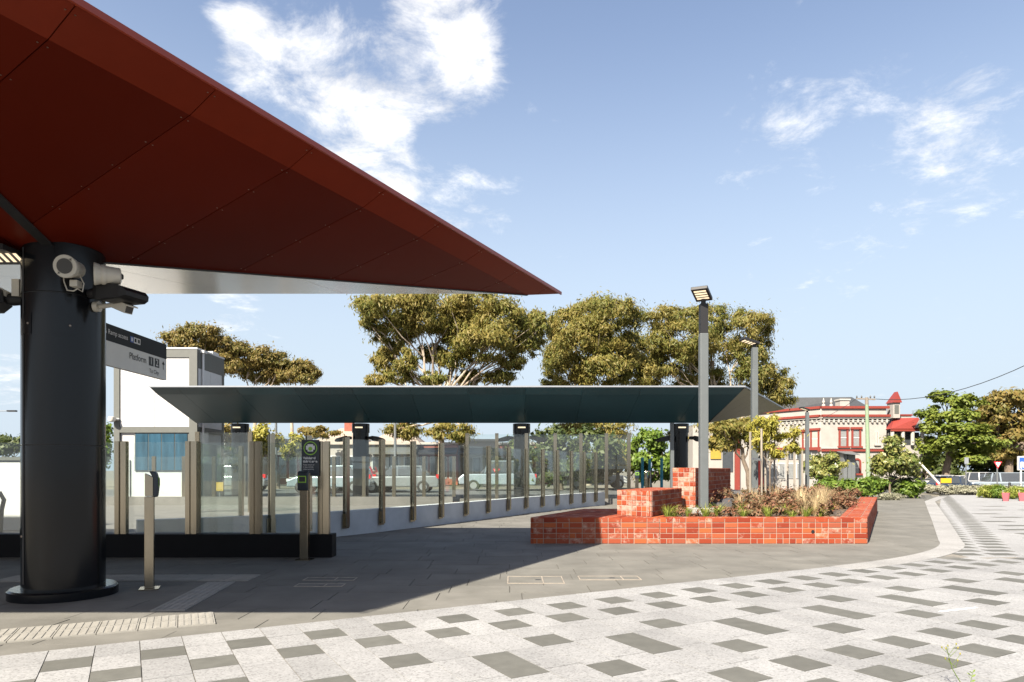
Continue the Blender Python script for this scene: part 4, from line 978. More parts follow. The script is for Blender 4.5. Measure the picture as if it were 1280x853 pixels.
tree('gum_tree', 'broad gum tree behind both square lamp posts', (X(905, Yt), Yt, 0), at(905, 530, Yt),
     pxclumps([(802, 440, 26, 26), (806, 474, 26, 18), (830, 402, 34, 20), (858, 398, 30, 16), (890, 405, 36, 24), (925, 415, 30, 26), (848, 432, 42, 26), (895, 440, 46, 30), (935, 445, 28, 28), (835, 462, 34, 22), (885, 475, 50, 24), (945, 475, 34, 26), (972, 470, 20, 18), (978, 492, 22, 20), (955, 500, 30, 18), (910, 540, 44, 18), (860, 545, 30, 12), (950, 535, 24, 14)], Yt, seed=3),
     150000, .09, GUM2, .32, 3.4, 'gum trees behind the canopy', seed=13, sub=22, subr=.31, droop=1.1)
Yt = 62
tree('gum_tree', 'rounded brown gum crown rising above the white lift building', (X(262, Yt), Yt, 0), at(262, 500, Yt),
     pxclumps([(235, 430, 28, 14), (262, 427, 30, 15), (285, 440, 26, 18), (265, 450, 34, 16), (290, 462, 22, 14)], Yt, seed=4), 36000, .11, (M['brownleaf'], M['gumbark']), .3, 2.4, 'gum trees on the left', seed=14, sub=30, subr=.36, droop=1.1)
tree('gum_tree', 'open gum tree with thin stems right of the white lift building', (X(318, Yt), Yt, 0), at(316, 500, Yt),
     pxclumps([(302, 447, 22, 15), (325, 450, 26, 18), (342, 460, 20, 16), (310, 464, 20, 14), (352, 460, 16, 12), (330, 472, 18, 10)], Yt, seed=5), 28000, .105, (M['brownleaf'], M['gumbark']), .22, 2.4, 'gum trees on the left', seed=15, sub=30, subr=.36, droop=1.1)
tree('gum_tree', 'small rightmost gum crown of the group over the teal canopy left half', (X(366, Yt), Yt, 0), at(366, 500, Yt),
     pxclumps([(368, 458, 20, 11), (380, 468, 16, 12), (362, 472, 14, 10), (386, 477, 10, 7)], Yt, seed=6), 18000, .10, (M['brownleaf'], M['gumbark']), .2, 2.4, 'gum trees on the left', seed=16, sub=30, subr=.36, droop=1.1)
# right-hand trees
Yt = 74
tree('layered_tree', 'bright green tree with layered flat boughs right of the corner hotel', (X(1182, Yt), Yt, 0), at(1186, 560, Yt),
     pxclumps([(1172, 497, 16, 8), (1195, 505, 20, 9), (1165, 515, 13, 9), (1185, 522, 24, 9), (1205, 520, 14, 9), (1160, 535, 11, 10), (1185, 538, 30, 9), (1212, 540, 22, 10), (1200, 555, 34, 10), (1222, 562, 18, 9), (1172, 555, 18, 10), (1205, 572, 22, 8), (1160, 560, 12, 14), (1165, 578, 14, 9)], Yt, seed=7),
     46000, .22, (M['pineleaf'], M['bark']), .45, 1.8, seed=17, sub=14, droop=.1, flat=.9)
Yt = 90
tree('spreading_tree', 'large russet brown tree cut by the right edge behind the parked cars', (X(1262, Yt), Yt, 0), at(1262, 560, Yt),
     pxclumps([(1250, 503, 30, 14), (1280, 508, 34, 18), (1232, 520, 22, 14), (1262, 528, 34, 18), (1300, 530, 36, 24), (1240, 545, 26, 18), (1278, 552, 34, 20), (1320, 545, 34, 26), (1250, 570, 30, 14), (1300, 575, 30, 14)], Yt, seed=8),
     52000, .27, (M['brownleaf'], M['bark']), .6, 1.9, seed=18, sub=22, subr=.31, droop=1.1)
Yt = 98
for i, (px, ww, m_) in enumerate(((1158, 26, 'darkleaf'), (1200, 30, 'darkleaf'), (1236, 28, 'darkleaf'), (1278, 34, 'darkleaf'), (1320, 34, 'darkleaf'))):
    tree('dark_tree', 'dark green tree in the shady row behind the parked cars, number %s from the hotel' % ('one', 'two', 'three', 'four', 'five')[i], (X(px, Yt), Yt + i % 2 * 4, 0), at(px + 2, 592, Yt),
         pxclumps([(px, 562, ww * .8, 16), (px - 10, 580, ww * .6, 13), (px + 12, 578, ww * .6, 13), (px, 596, ww * .9, 9), (px + 16, 594, ww * .7, 9)], Yt, seed=20 + i), 15000, .30, (M[m_], M['gumbark']), .4, 1.8, 'dark trees behind the cars', seed=30 + i)
# trees seen through and over the glass
Yt = 42
tree('leafy_tree', 'mid green tree seen through the tall glass screen', (X(700, Yt), Yt, 0), at(700, 590, Yt), pxclumps([(668, 560, 30, 22), (705, 556, 34, 24), (738, 566, 28, 26), (690, 590, 40, 16), (745, 590, 24, 16)], Yt, seed=40), 24000, .15, (M['darkleaf'], M['bark']), .25, 2, seed=40)
Yt = 36
tree('leafy_tree', 'bright green bushy tree left of the right canopy column', (X(812, Yt), Yt, 0), at(812, 600, Yt), pxclumps([(812, 555, 18, 18), (802, 578, 16, 16), (824, 575, 18, 18), (795, 560, 9, 12), (834, 590, 12, 12), (812, 595, 20, 12)], Yt, seed=41), 17000, .12, (M['greenleaf'], M['bark']), .16, 2, seed=41)
tree('leafy_tree', 'olive green rounded tree between the tall glass and the bright bush', (X(772, 44), 44, 0), at(772, 592, 44), pxclumps([(770, 560, 18, 18), (782, 580, 18, 18), (755, 580, 18, 18)], 44, seed=42), 9000, .15, (M['gumleaf2'], M['bark']), .2, 2, seed=42)
Yt = 46
tree('yellow_tree', 'yellow green tree behind the glass left of the ticket notice', (X(348, Yt), Yt, 0), at(348, 590, Yt), pxclumps([(345, 550, 20, 15), (358, 562, 18, 15), (330, 565, 14, 12), (372, 552, 10, 10)], Yt, seed=43), 9000, .14, (M['yellowleaf'], M['bark']), .15, 2, seed=43)
tree('russet_tree', 'brown leaved tree below the teal canopy left end', (X(296, 52), 52, 0), at(296, 580, 52), pxclumps([(285, 545, 22, 16), (305, 555, 20, 18), (390, 540, 24, 10)], 52, seed=44), 9000, .16, (M['brownleaf'], M['bark']), .2, 2.2, seed=44)
Yt = 50
tree('leafy_tree', 'green tree showing between the charcoal column and the lift building', (X(128, Yt), Yt, 0), at(128, 590, Yt), pxclumps([(132, 545, 16, 20), (110, 560, 22, 22), (138, 570, 14, 18)], Yt, seed=45), 9000, .15, (M['greenleaf'], M['bark']), .2, 2, seed=45)
tree('leafy_tree', 'grey green tree behind the glass at the left edge', (X(5, Yt), Yt, 0), at(5, 590, Yt), pxclumps([(0, 555, 30, 16), (30, 565, 25, 16), (-30, 565, 30, 20)], Yt, seed=46), 10000, .15, (M['darkleaf'], M['bark']), .2, 2, seed=46)
tree('leaning_tree', 'leaning dark trunked tree with golden leaves beneath the olive canopy end', (X(940, 40), 40, 0), at(928, 560, 40), pxclumps([(900, 538, 22, 10), (925, 540, 22, 12), (892, 556, 14, 12), (948, 548, 14, 12), (912, 556, 14, 8)], 40, dy=.4, seed=49), 9000, .10, (M['gumleaf'], M['bark']), .16, 2.6, seed=49, sub=14)
# small trees and shrubs right of the planter
Yt = 29.5
tree('young_tree', 'round young tree on twin stems beside the grey path', (X(1112, Yt), Yt, 0), at(1113, 600, Yt), pxclumps([(1118, 558, 15, 11), (1106, 568, 15, 11), (1130, 572, 14, 12), (1116, 580, 22, 13), (1100, 586, 12, 9), (1134, 588, 12, 10)], Yt, dy=.25, seed=47), 20000, .085, (M['bushleaf'], M['bark']), .055, 1.9, seed=47, sub=10)
tree('young_tree', 'small round green tree in front of the hotel awning', (X(1028, 40), 40, 0), at(1028, 598, 40), pxclumps([(1030, 575, 18, 11), (1042, 585, 14, 10), (1020, 586, 13, 11), (1032, 595, 16, 8)], 40, dy=.3, seed=48), 14000, .10, (M['bushleaf'], M['bark']), .09, 1.9, seed=48)
def shrub(name, label, p, rx, ry, hgt, n, size, m_, group=None, seed=0, asp=2, droop=.0, cat='shrub'):
    t = thing(name, label, cat, p, 0, group); rr = random.Random(seed)
    cl = [(rr.uniform(-.45, .45) * rx, rr.uniform(-.45, .45) * ry, hgt * rr.uniform(.42, .62), rx * .6, ry * .6, hgt * .42) for _ in range(5)]
    o = bpy.data.objects.new('foliage', leaf_mesh('foliage', leaves(cl, n, size, asp, 8, .4, droop, .3, seed), m_)); C.objects.link(o); o.parent = t
    mb_ = MB()
    for c in cl: mb_.tube([(0, 0, -.04), (c[0] * .5, c[1] * .5, c[2] * .5), (c[0], c[1], c[2])], [.02, .015, .008], 5)
    mb_.build('stems', M['bark'], t, local=True); return t
hedge = (('glossy yellow green shrub behind the planter end, nearest the small white plaque', 1062, 26, .9, 1.0, 'greenleaf'), ('bright green shrub left of the young tree stems', 1085, 28, 1.0, .95, 'greenleaf'), ('dark green shrub behind the young tree stems', 1100, 31, .9, .95, 'darkleaf'),
         ('dark leafy shrub right of the young tree stems', 1128, 30, .9, .9, 'darkleaf'), ('pale green shrub at the path corner', 1141, 29, .6, .75, 'greenleaf'), ('low bright green shrub against the hotel, left of the row', 1040, 30, .8, .9, 'greenleaf'))
for i, (lb, px, Yt, rx, hg, m_) in enumerate(hedge): shrub('green_shrub', lb, (X(px, Yt), Yt, -.03), rx, rx * .8, hg, 3800, .075, M[m_], 'shrubs behind the planter', 60 + i)
for i, px in enumerate((1108, 1120)): shrub('grass_tuft', 'blue green grass tuft %s the young tree' % ('left below', 'right below')[i], (X(px, 27.5), 27.5, -.03), .4, .25, .3, 900, .03, M['silverleaf'], 'tufts at the young tree', 70 + i, 6, -.6, 'grass')
names_ = ('leftmost', 'second from left', 'third from left', 'fourth from left', 'fifth from left', 'sixth from left', 'rightmost')
for i, (px, Yt, rx, hg) in enumerate(((1163, 37, .9, .8), (1176, 35.5, .95, .85), (1192, 34.5, 1.0, .9), (1206, 33.5, 1.0, .92), (1220, 33, .95, .92), (1234, 33.5, .95, .9), (1249, 34, .95, .95))):
    shrub('saltbush', 'rounded silver grey saltbush beside the pale path, %s of the row' % names_[i], (X(px, Yt), Yt, -.03), rx, rx * .8, hg * .56, 8000, .04, M['silverleaf'], 'saltbush row', 80 + i)
for i, (px, Yt, m_) in enumerate(((1234, 30.0, 'grassleaf'), (1243, 29.3, 'grassleaf'), (1252, 28.8, 'greenleaf'), (1266, 28.4, 'grassleaf'), (1276, 28.2, 'grassleaf'), (1290, 28, 'greenleaf'))):
    shrub('flax_clump', 'yellow green strappy clump at the path edge, %s from the saltbush' % ('first', 'second', 'third', 'fourth', 'fifth', 'sixth')[i], (X(px, Yt), Yt, -.03), .55, .4, .55, 1500, .03, M[m_], 'strappy clumps at the path edge', 90 + i, 9, -1.2, 'plant')
for i, px in enumerate((1257.5, 1278)):
    t = thing('plant_guard', 'pink plastic plant guard in the path edge bed, %s' % ('left one', 'right one'), 'plant guard', (X(px, 27), 27, 0), 0, 'pink plant guards') if False else thing('plant_guard', ('pink plastic plant guard left of the black bollard', 'pink plastic plant guard cut by the right edge')[i], 'plant guard', (X(px, 26.5), 26.5, 0), 0, 'pink plant guards')
    MB().lathe((0, 0, 0), [(.10, -.02), (.17, .32), (.15, .32), (.09, .02)], 4).build('sleeve', M['pink'], t, local=True, smooth=False); MB().box(-.015, .015, .16, .18, -.02, .42).build('stake', M['timber'], t, local=True)

# planter planting
def blades(p, n, hgt, spread, wid, seed, curve=.5):
    rr = random.Random(seed); mb_ = MB()
    for _ in range(n):
        a = rr.uniform(0, 6.283); lean = rr.uniform(.05, spread); h_ = hgt * rr.uniform(.6, 1.1); d = Vector((math.cos(a), math.sin(a), 0)); s = Vector((-d.y, d.x, 0)) * wid
        b = Vector(p) + d * rr.uniform(0, .05); m1 = b + d * lean * h_ * .4 + Vector((0, 0, h_ * .6)); e1 = b + d * lean * h_ * (1 + curve) + Vector((0, 0, h_))
        mb_.add([b - s, b + s, m1 + s * .8, m1 - s * .8, e1], [(0, 1, 2, 3), (3, 2, 4)])
    return mb_
gc = []
random.seed(5)
cl = []
for p in rand_in(bed_poly, 170):
    if p[1] < 11.75 or (p[0] < 3.9 and p[1] < 13.2 and random.random() < .75): continue
    r_ = random.uniform(.14, .30); h_ = random.uniform(.14, .30) * (1.25 if p[1] > 13 else .9); cl.append((p[0], p[1], .40 + h_ * .4, r_, r_, h_ * .75))
o = bpy.data.objects.new('ground_cover', leaf_mesh('ground_cover', leaves(cl, 60000, .028, 2.2, 8, .35, -.4, .4, 5), M['redleaf'])); C.objects.link(o)
tag(o, 'reddish brown succulent ground cover filling the brick planter', 'ground cover', kind='stuff')
tufts = [(2.75, 11.65, 'g'), (3.05, 11.8, 'g'), (2.62, 11.5, 'g'), (3.3, 11.62, 'g'), (3.0, 12.3, 'g'), (2.95, 12.65, 'g'), (3.55, 11.9, 'g'), (3.95, 11.62, 'g'), (4.35, 11.6, 'g'), (4.75, 11.58, 'g'), (5.05, 11.7, 'g'), (5.3, 11.75, 'g'), (5.55, 12.1, 'g'), (5.8, 12.6, 'g'), (6.15, 13.2, 'g'), (6.5, 13.9, 'g'), (6.9, 14.6, 'g'), (4.6, 12.5, 'g'), (4.1, 12.2, 'g'), (4.9, 12.3, 'g'), (3.75, 12.4, 'g'), (6.3, 14.6, 'g'),
         (5.35, 12.0, 's'), (5.6, 12.4, 's'), (5.85, 12.9, 's'), (6.1, 13.4, 's'), (6.4, 14.0, 's'), (5.5, 12.9, 's'), (4.9, 13.6, 's'), (5.9, 15.2, 's'), (6.6, 15.6, 's'), (7.1, 16.2, 's'), (5.1, 14.5, 's'), (4.4, 13.2, 's'), (5.45, 12.25, 's'), (5.75, 12.6, 's'), (5.95, 13.1, 's'), (6.25, 13.7, 's'), (5.3, 12.5, 's'), (5.65, 13.4, 's'), (6.7, 14.5, 's'), (5.2, 12.15, 's')]
ORD = ('first', 'second', 'third', 'fourth', 'fifth', 'sixth', 'seventh', 'eighth', 'ninth', 'tenth', 'eleventh', 'twelfth', 'thirteenth', 'fourteenth', 'fifteenth', 'sixteenth', 'seventeenth', 'eighteenth', 'nineteenth', 'twentieth', 'twenty first', 'twenty second')
tufts.sort(key=lambda q: q[0] / q[1]); seen = {'g': 0, 's': 0}
for i, (x, y_, k) in enumerate(tufts):
    if k == 'g': o = blades((0, 0, 0), 60, random.uniform(.15, .27), 1.0, .005, i).build('grass_tuft', M['grassleaf']); tag(o, 'short bright green grass tuft in the brick planter bed, %s from the left' % ORD[seen[k]], 'grass', 'green tufts in the planter')
    else: o = blades((0, 0, 0), 70, random.uniform(.38, .55), .45, .0035, i).build('straw_grass', M['strawleaf']); tag(o, 'tall straw coloured grass clump in the brick planter bed, %s from the left' % ORD[seen[k]], 'grass', 'straw grasses in the planter')
    o.location = (x, y_, .385); seen[k] += 1
for i, (x, y_, s_) in enumerate(((4.25, 13.6, .28), (5.0, 14.9, .22), (3.95, 13.25, .2))):
    import bmesh
    bm_ = bmesh.new(); bmesh.ops.create_icosphere(bm_, subdivisions=2, radius=s_); rr = random.Random(i)
    for v in bm_.verts: v.co *= rr.uniform(.78, 1.1); v.co.z *= .8
    me = bpy.data.meshes.new('rock'); bm_.to_mesh(me); bm_.free(); me.materials.append(M['rock']); o = bpy.data.objects.new('rock', me); C.objects.link(o); o.location = (x, y_, .44)
    tag(o, ('large dark basalt rock among the ground cover right of the lamp footing', 'small dark basalt rock deep in the planter bed', 'dark basalt rock near the tall brick block')[i], 'rock', 'rocks in the planter')
# saplings with stakes
def sapling(label, p, cl, n, m_, size, seed): return tree('sapling', label, p, (p[0] + .05, p[1], p[2] + 1.2), cl, n, size, (m_, M['bark']), .025, 3.6, 'saplings in the planter', seed=seed, droop=1.0, shell=.3)
Yt = 16.4
sapling('staked sapling with drooping yellow green leaves behind the second lamp post', (X(962, Yt), Yt, .38), pxclumps([(960, 530, 18, 14), (975, 545, 20, 16), (950, 550, 14, 16), (988, 560, 14, 12), (965, 565, 18, 12), (945, 535, 8, 10)], Yt, dy=.1, seed=50), 6500, M['yellowleaf'], .030, 50)
for i, (px, y0, Yk) in enumerate(((937.5, 540, 14.6), (952, 536, 15.4), (957, 545, 16.8), (968, 556, 17.2), (985, 560, 17.6), (993, 556, 17.9), (1003, 562, 18.2))):
    t = solid('timber_stake', 'grey timber plant stake in the planter, %s from the left' % ('first', 'second', 'third', 'fourth', 'fifth', 'sixth', 'seventh')[i], 'stake', MB().tube([(X(px, Yk), Yk, .37), (X(px + random.uniform(-1, 1), Yk), Yk, Z(y0, Yk))], [.026, .024], 8), M['timber'], group='plant stakes')
solid('tree_tie', 'pale fabric tie between the first two plant stakes', 'tie', MB().bar(at(937, 573, 14.6), at(952, 575, 15.4), .012, .05), M['plastic'])
# weed in the foreground
wd = thing('weed', 'thin flowering weed stalk rising from the granite joint', 'plant', (2.46, 3.72, 0))
base = Vector((2.47, 3.72, 0)); tp = base + Vector((-.085, .03, .235)); mb_ = MB().tube([base, base.lerp(tp, .5) + Vector((-.02, 0, 0)), tp], [.0025, .002, .0012], 6)
heads = MB(); rr = random.Random(3); lf = MB()
for k in range(9):
    b = base.lerp(tp, rr.uniform(.35, 1)); e = b + Vector((rr.uniform(-.045, .055), rr.uniform(-.02, .02), rr.uniform(.015, .05))); mb_.tube([b, e], [.0012, .001], 5)
    heads.tube([e, e + Vector((0, 0, .006)), e + Vector((0, 0, .011))], [.002, .0042, .002], 7)
b2 = base + Vector((.02, 0, 0)); tp2 = base + Vector((.05, .01, .10)); mb_.tube([b2, tp2], [.002, .001], 6)
for k in range(7):
    b = b2.lerp(tp2, rr.uniform(.3, 1)); d = Vector((rr.uniform(-1, 1), rr.uniform(-.4, .4), .4)).normalized() * .03; s_ = Vector((0, .004, .004)); lf.add([b, b + d * .5 + s_, b + d, b + d * .5 - s_], [(0, 1, 2, 3)])
mb_.build('stalk', M['greenleaf'], wd); heads.build('seed_heads', M['yellowleaf'], wd); lf.build('leaves', M['greenleaf'], wd)

# ------------------------------------------------------------------ lamp posts
def lamp(label, x, y_, z0, z1, side=.155, hd=(-.5, -1), footing=True):
    t = thing('lamp_post', label, 'lamp', (x, y_, z0), 0, 'square lamp posts'); s = side / 2
    MB().box(-s, s, -s, s, 0, z1 - z0 - .55).build('pole', M['greymetal'], t, local=True, bevel=.012)
    MB().box(-s * .92, s * .92, -s * .92, s * .92, z1 - z0 - .549, z1 - z0).build('pole_top', M['charcoal'] if footing else M['greymetal'], t, local=True)
    MB().tube([(0, 0, z1 - z0), (0, 0, z1 - z0 + .09)], .045, 12).build('spigot', M['charcoal'], t, local=True)
    if footing:
        MB().box(-.26, .26, -.22, .22, -.16, .0).build('footing', M['stoneblock'], t, local=True, bevel=.01); MB().box(-.13, .13, -.13, .13, .0005, .012).build('base_plate', M['greymetal'], t, local=True)
    d = Vector((hd[0], hd[1], 0)).normalized(); sd = Vector((-d.y, d.x, 0)); o = Vector((0, 0, z1 - z0 + .12)); f_ = (d + Vector((0, 0, .30))).normalized(); up = f_.cross(sd).normalized(); up = up if up.z > 0 else -up
    def hp(l_, w_, h_): return o + f_ * l_ + sd * w_ + up * h_
    vs = [hp(l_, w_, h_) for h_ in (-.03, .035) for (l_, w_) in ((-.08, -.15), (.36, -.15), (.36, .15), (-.08, .15))]
    hd_ = MB().add(vs, [(0, 1, 2, 3), (7, 6, 5, 4), (0, 4, 5, 1), (1, 5, 6, 2), (2, 6, 7, 3), (3, 7, 4, 0)]).build('lamp_head', M['charcoal'], t, local=True, bevel=.008)
    for k in range(4):
        l0 = .0 + k * .085; MB().add([hp(l0, -.11, -.0315), hp(l0 + .055, -.11, -.0315), hp(l0 + .055, .11, -.0315), hp(l0, .11, -.0315)], [(0, 1, 2, 3)]).build('light_strip', M['led'], hd_, local=True)
    return t
lamp('tall grey square lamp post on a concrete footing in the planter', X(879.3, 12.7), 12.7, .5, 4.29, .152, (-.55, -1))
lamp('grey square lamp post behind the planter sapling', X(943, 17.6), 17.6, .36, 4.36, .15, (-1, -.1), False)
lamp('distant grey lamp post in front of the hotel', X(1009, 33), 33, -.03, 4.0, .15, (-1, -.1), False)
t = thing('grey_bollard_post', 'slim grey post beside the distant lamp post', 'post', (X(1001, 32), 32, -.03)); MB().box(-.07, .07, -.07, .07, 0, 2.0).build('shaft', M['greymetal2'], t, local=True); MB().box(-.08, .08, -.08, .08, 2.0, 2.03).build('cap', M['charcoal'], t, local=True)
t = thing('grey_pole', 'plain grey pole left of the right teal canopy column', 'pole', (X(840, 24.5), 24.5, 0)); MB().box(-.06, .06, -.06, .06, 0, 2.9).build('shaft', M['greymetal'], t, local=True); MB().box(-.12, .12, -.12, .12, 0, .015).build('base_plate', M['greymetal'], t, local=True)
# far street lamp at the left edge
t = thing('street_light', 'distant street light arm at the left edge above the glass', 'street light', (X(-60, 55), 55, 0)); zs = Z(514, 55)
MB().tube([(0, 0, 0), (0, 0, zs)], [.09, .06], 10).build('pole', M['greymetal2'], t, local=True); MB().tube([(0, 0, zs), (X(12, 55) - X(-60, 55), 0, zs)], .03, 8).build('arm', M['greymetal2'], t, local=True); MB().cbox((X(15, 55) - X(-60, 55), 0, zs), .7, .25, .12).build('lamp_head', M['charcoal'], t, local=True)

# ------------------------------------------------------------------ lift building
lb = thing('lift_building', 'white lift building with grey framed edges and blue tinted window', 'building', (X(195, 28), 28, 0))
yb_ = 28.0; xl, xr = X(150, yb_), X(237, yb_); xo0, xo1 = X(143, yb_), X(247, yb_); zt_ = Z(437, yb_)
MB().box(xo0 + .05, xo1 - .02, yb_ + .06, yb_ + 2.57, -.04, zt_ - .04).build('wall', M['whitewall'], lb)
fr = MB().box(xo0, xl, yb_ - .05, yb_ + .058, -.04, zt_).build('frame_post', M['greyframe'], lb); MB().box(xr, xo1, yb_ - .05, yb_ + .058, -.04, zt_).build('frame_post', M['greyframe'], lb)
MB().box(xl + .002, xr - .002, yb_ - .045, yb_ + .058, Z(447, yb_), zt_ - .003).build('frame_beam', M['greyframe'], lb); MB().box(xl + .002, xr - .002, yb_ - .045, yb_ + .058, Z(541, yb_), Z(534, yb_)).build('frame_beam', M['greyframe'], lb)
for k in range(2): MB().box(xl + .01 + k * (xr - xl) / 2, xl - .01 + (k + 1) * (xr - xl) / 2, yb_ + .0, yb_ + .0585, Z(534, yb_) + .01, Z(447, yb_) - .01).build('wall_panel', M['whitewall'], lb)
wn = MB().box(X(168, yb_), X(236, yb_), yb_ + .01, yb_ + .0585, Z(589, yb_), Z(541.5, yb_)).build('window', M['greyframe'], lb)
for k in range(4):
    a0, a1 = X(169.5 + 16.5 * k, yb_), X(184.8 + 16.5 * k, yb_); MB().box(a0, a1, yb_ - .012, yb_ + .009, Z(588, yb_), Z(542.5, yb_)).build('pane', M['bluewin'], wn)
MB().box(X(150.5, yb_), X(162, yb_), yb_ - .01, yb_ + .0585, 0, Z(575, yb_)).build('door', M['white'], lb)
MB().box(xo0 - .02, xo1 + .02, yb_ - .07, yb_ + 2.6, zt_ + .002, zt_ + .07).build('coping', M['white'], lb)
# the side that shows to the right: frame, panel joint, downpipe, small roof unit
xs_ = xo1 - .02
MB().box(xs_ + .002, xs_ + .03, yb_ + .06, yb_ + 2.57, zt_ - .75, zt_ - .003).build('frame_beam', M['greyframe'], lb); MB().box(xs_ + .002, xs_ + .03, yb_ + 2.35, yb_ + 2.57, -.04, zt_ - .752).build('frame_post', M['greyframe'], lb)
MB().box(xs_ + .002, xs_ + .03, yb_ + .06, yb_ + 2.348, Z(541, yb_), Z(534, yb_)).build('frame_beam', M['greyframe'], lb)
for k in range(2): MB().box(xs_ + .002, xs_ + .02, yb_ + .07 + k * 1.14, yb_ + 1.195 + k * 1.14, Z(534, yb_) + .01, zt_ - .76).build('wall_panel', M['white'], lb)
MB().tube([(xs_ + .09, yb_ + .35, 0), (xs_ + .09, yb_ + .35, zt_ - .1)], .05, 10).build('downpipe', M['white'], lb); MB().box(xs_ + .0, xs_ + .2, yb_ + .2, yb_ + .5, zt_ - .1, zt_ + .0).build('rainwater_head', M['white'], lb)
MB().box(xs_ - .5, xs_ - .1, yb_ + 1.7, yb_ + 2.3, zt_ + .072, zt_ + .22).build('roof_unit', M['white'], lb)
sc_ = at(146, 524, 27.8); t = thing('security_camera', 'white dome camera on the left corner of the lift building', 'camera', (sc_.x, 27.85, sc_.z))
MB().tube([(0, .1, 0), (-.12, -.05, 0)], .05, 10).build('arm', M['white'], t, local=True); MB().lathe((-.18, -.1, -.12), [(.04, 0), (.12, .03), (.14, .1), (.12, .2), (.05, .22)], 16).build('dome', M['plastic'], t, local=True)
# white wall and hoop at the far left, behind the screen
lw = thing('white_wall', 'low white wall behind the glass at the left edge', 'wall', (-9.5, 14, 0)); MB().box(-16, X(31, 14), 14, 14.25, -.03, 1.40).build('wall', M['whitewall'], lw); MB().box(-16, X(31, 14) + .03, 13.96, 14.29, 1.402, 1.47).build('coping', M['greyframe'], lw)
hp_ = MB().tube([(X(0, 12), 12, -.03), (X(2, 12), 12, .5), (X(5, 12), 12, .68), (X(0, 12), 12, .80), (X(-10, 12), 12, .80), (X(-14, 12), 12, .6), (X(-14, 12), 12, -.03)], .035, 10)
solid('bike_hoop', 'grey steel bicycle hoop behind the glass at the left edge', 'bike hoop', hp_, M['greymetal2'])

# ------------------------------------------------------------------ corner hotel
YH = 78.0; ht = thing('corner_hotel', 'two storey cream corner hotel with red trim and slate roof', 'building', (X(1070, YH), YH, 0))
def fx(px): return X(px, YH)
def fz(py): return Z(py, YH)
x0, x1 = fx(1026), fx(1149)
MB().prism([(x0, YH), (fx(1108), YH), (fx(1108), YH + 16), (fx(975), YH + 16), (fx(975), YH + 7), (x0 - .1, YH + .05)], -1.1, fz(511)).build('wall', M['cream'], ht)
Lf = Vector((fx(975), YH + 7)); Rf = Vector((x0, YH)); dL = (Rf - Lf).normalized(); nL = Vector((dL.y, -dL.x))
def cornice(pa, pb, z, h_, out, m_, nm):
    a, b = Vector(pa), Vector(pb); d = (b - a).normalized(); n_ = Vector((d.y, -d.x)); MB().prism([tuple(a - n_ * .02), tuple(b - n_ * .02), tuple(b + n_ * out), tuple(a + n_ * out)], z, z + h_).build(nm, m_, ht)
for pa, pb in (((Lf.x, Lf.y), (Rf.x, Rf.y)), ((Rf.x + .03, Rf.y), (fx(1111), YH))):
    cornice(pa, pb, fz(511) + .0, .28, .22, M['redtrim'], 'parapet_cap'); cornice(pa, pb, fz(521.5), .26, .45, M['redtrim'], 'cornice'); cornice(pa, pb, fz(523.5), .16, .32, M['creamtrim'], 'cornice_moulding'); cornice(pa, pb, fz(526.5), .12, .12, M['creamtrim'], 'frieze'); cornice(pa, pb, fz(564.5), .22, .2, M['redtrim'], 'string_course'); cornice(pa, pb, fz(561), .12, .14, M['creamtrim'], 'string_moulding')
    a, b = Vector(pa), Vector(pb); d = (b - a).normalized(); n_ = Vector((d.y, -d.x)); k = int((b - a).length / .55)
    for i in range(k):
        c = a + d * ((i + .5) * .55) + n_ * .12; me = MB().bar((c.x, c.y, fz(528.5)), (c.x, c.y, fz(523.6)), .2, .22).build('dentil', M['creamtrim'], ht)
def window(pxa, pxb, pya, pyb, arch=False, red=True, left=False, dark=False):
    wd_ = (pxb - pxa) / F * YH; zb_, zt2 = fz(pyb), fz(pya)
    if left:
        s = (X((pxa + pxb) / 2, 1)); t_ = None
        # intersection of the sight line with the left facade
        k = (Lf.x - s * Lf.y) / (s * dL.y - dL.x); c = Lf + dL * k; d = dL; n_ = nL; wd_ = max(wd_ * 1.25, .9)
    else: c = Vector((fx((pxa + pxb) / 2), YH)); d = Vector((1, 0)); n_ = Vector((0, -1))
    def q(u, o): return (c.x + d.x * u + n_.x * o, c.y + d.y * u + n_.y * o)
    def bx(u0, u1, o0, o1, z0, z1): return MB().prism([q(u0, o0), q(u1, o0), q(u1, o1), q(u0, o1)], z0, z1)
    h = wd_ / 2; m_ = M['redtrim'] if red else M['creamtrim']; fw = .2
    wnd = bx(-h, -h + fw, -.02, .12, zb_, zt2).build('window', m_, ht)
    bx(h - fw, h, -.02, .12, zb_, zt2).build('jamb', m_, wnd)
    if arch:
        vs = []; n = 10
        for k in range(n + 1):
            a = math.pi * k / n
            for rr_ in (h - fw, h):
                for o in (-.02, .12): p = q(math.cos(a) * rr_, o); vs.append((p[0], p[1], zt2 + math.sin(a) * rr_))
        fs = []
        for k in range(n):
            b = 4 * k; fs += [(b + 1, b + 3, b + 7, b + 5), (b, b + 4, b + 6, b + 2), (b + 2, b + 6, b + 7, b + 3), (b, b + 1, b + 5, b + 4)]
        MB().add(vs, fs).build('arch', m_, wnd)
    else: bx(-h - .1, h + .1, -.02, .22, zt2 + .001, zt2 + .26).build('head', m_, wnd)
    bx(-h - .12, h + .12, -.02, .26, zb_ - .2, zb_ - .002).build('sill', m_, wnd)
    bx(-h + fw + .001, h - fw - .001, -.015, .02, zb_, zt2 + (h - fw if arch else -.001)).build('pane', M['winglass'] if dark else M['paleglass'], wnd)
    bx(-h + fw + .002, h - fw - .002, .021, .06, (zb_ + zt2) / 2 - .04, (zb_ + zt2) / 2 + .04).build('transom', M['white'], wnd)
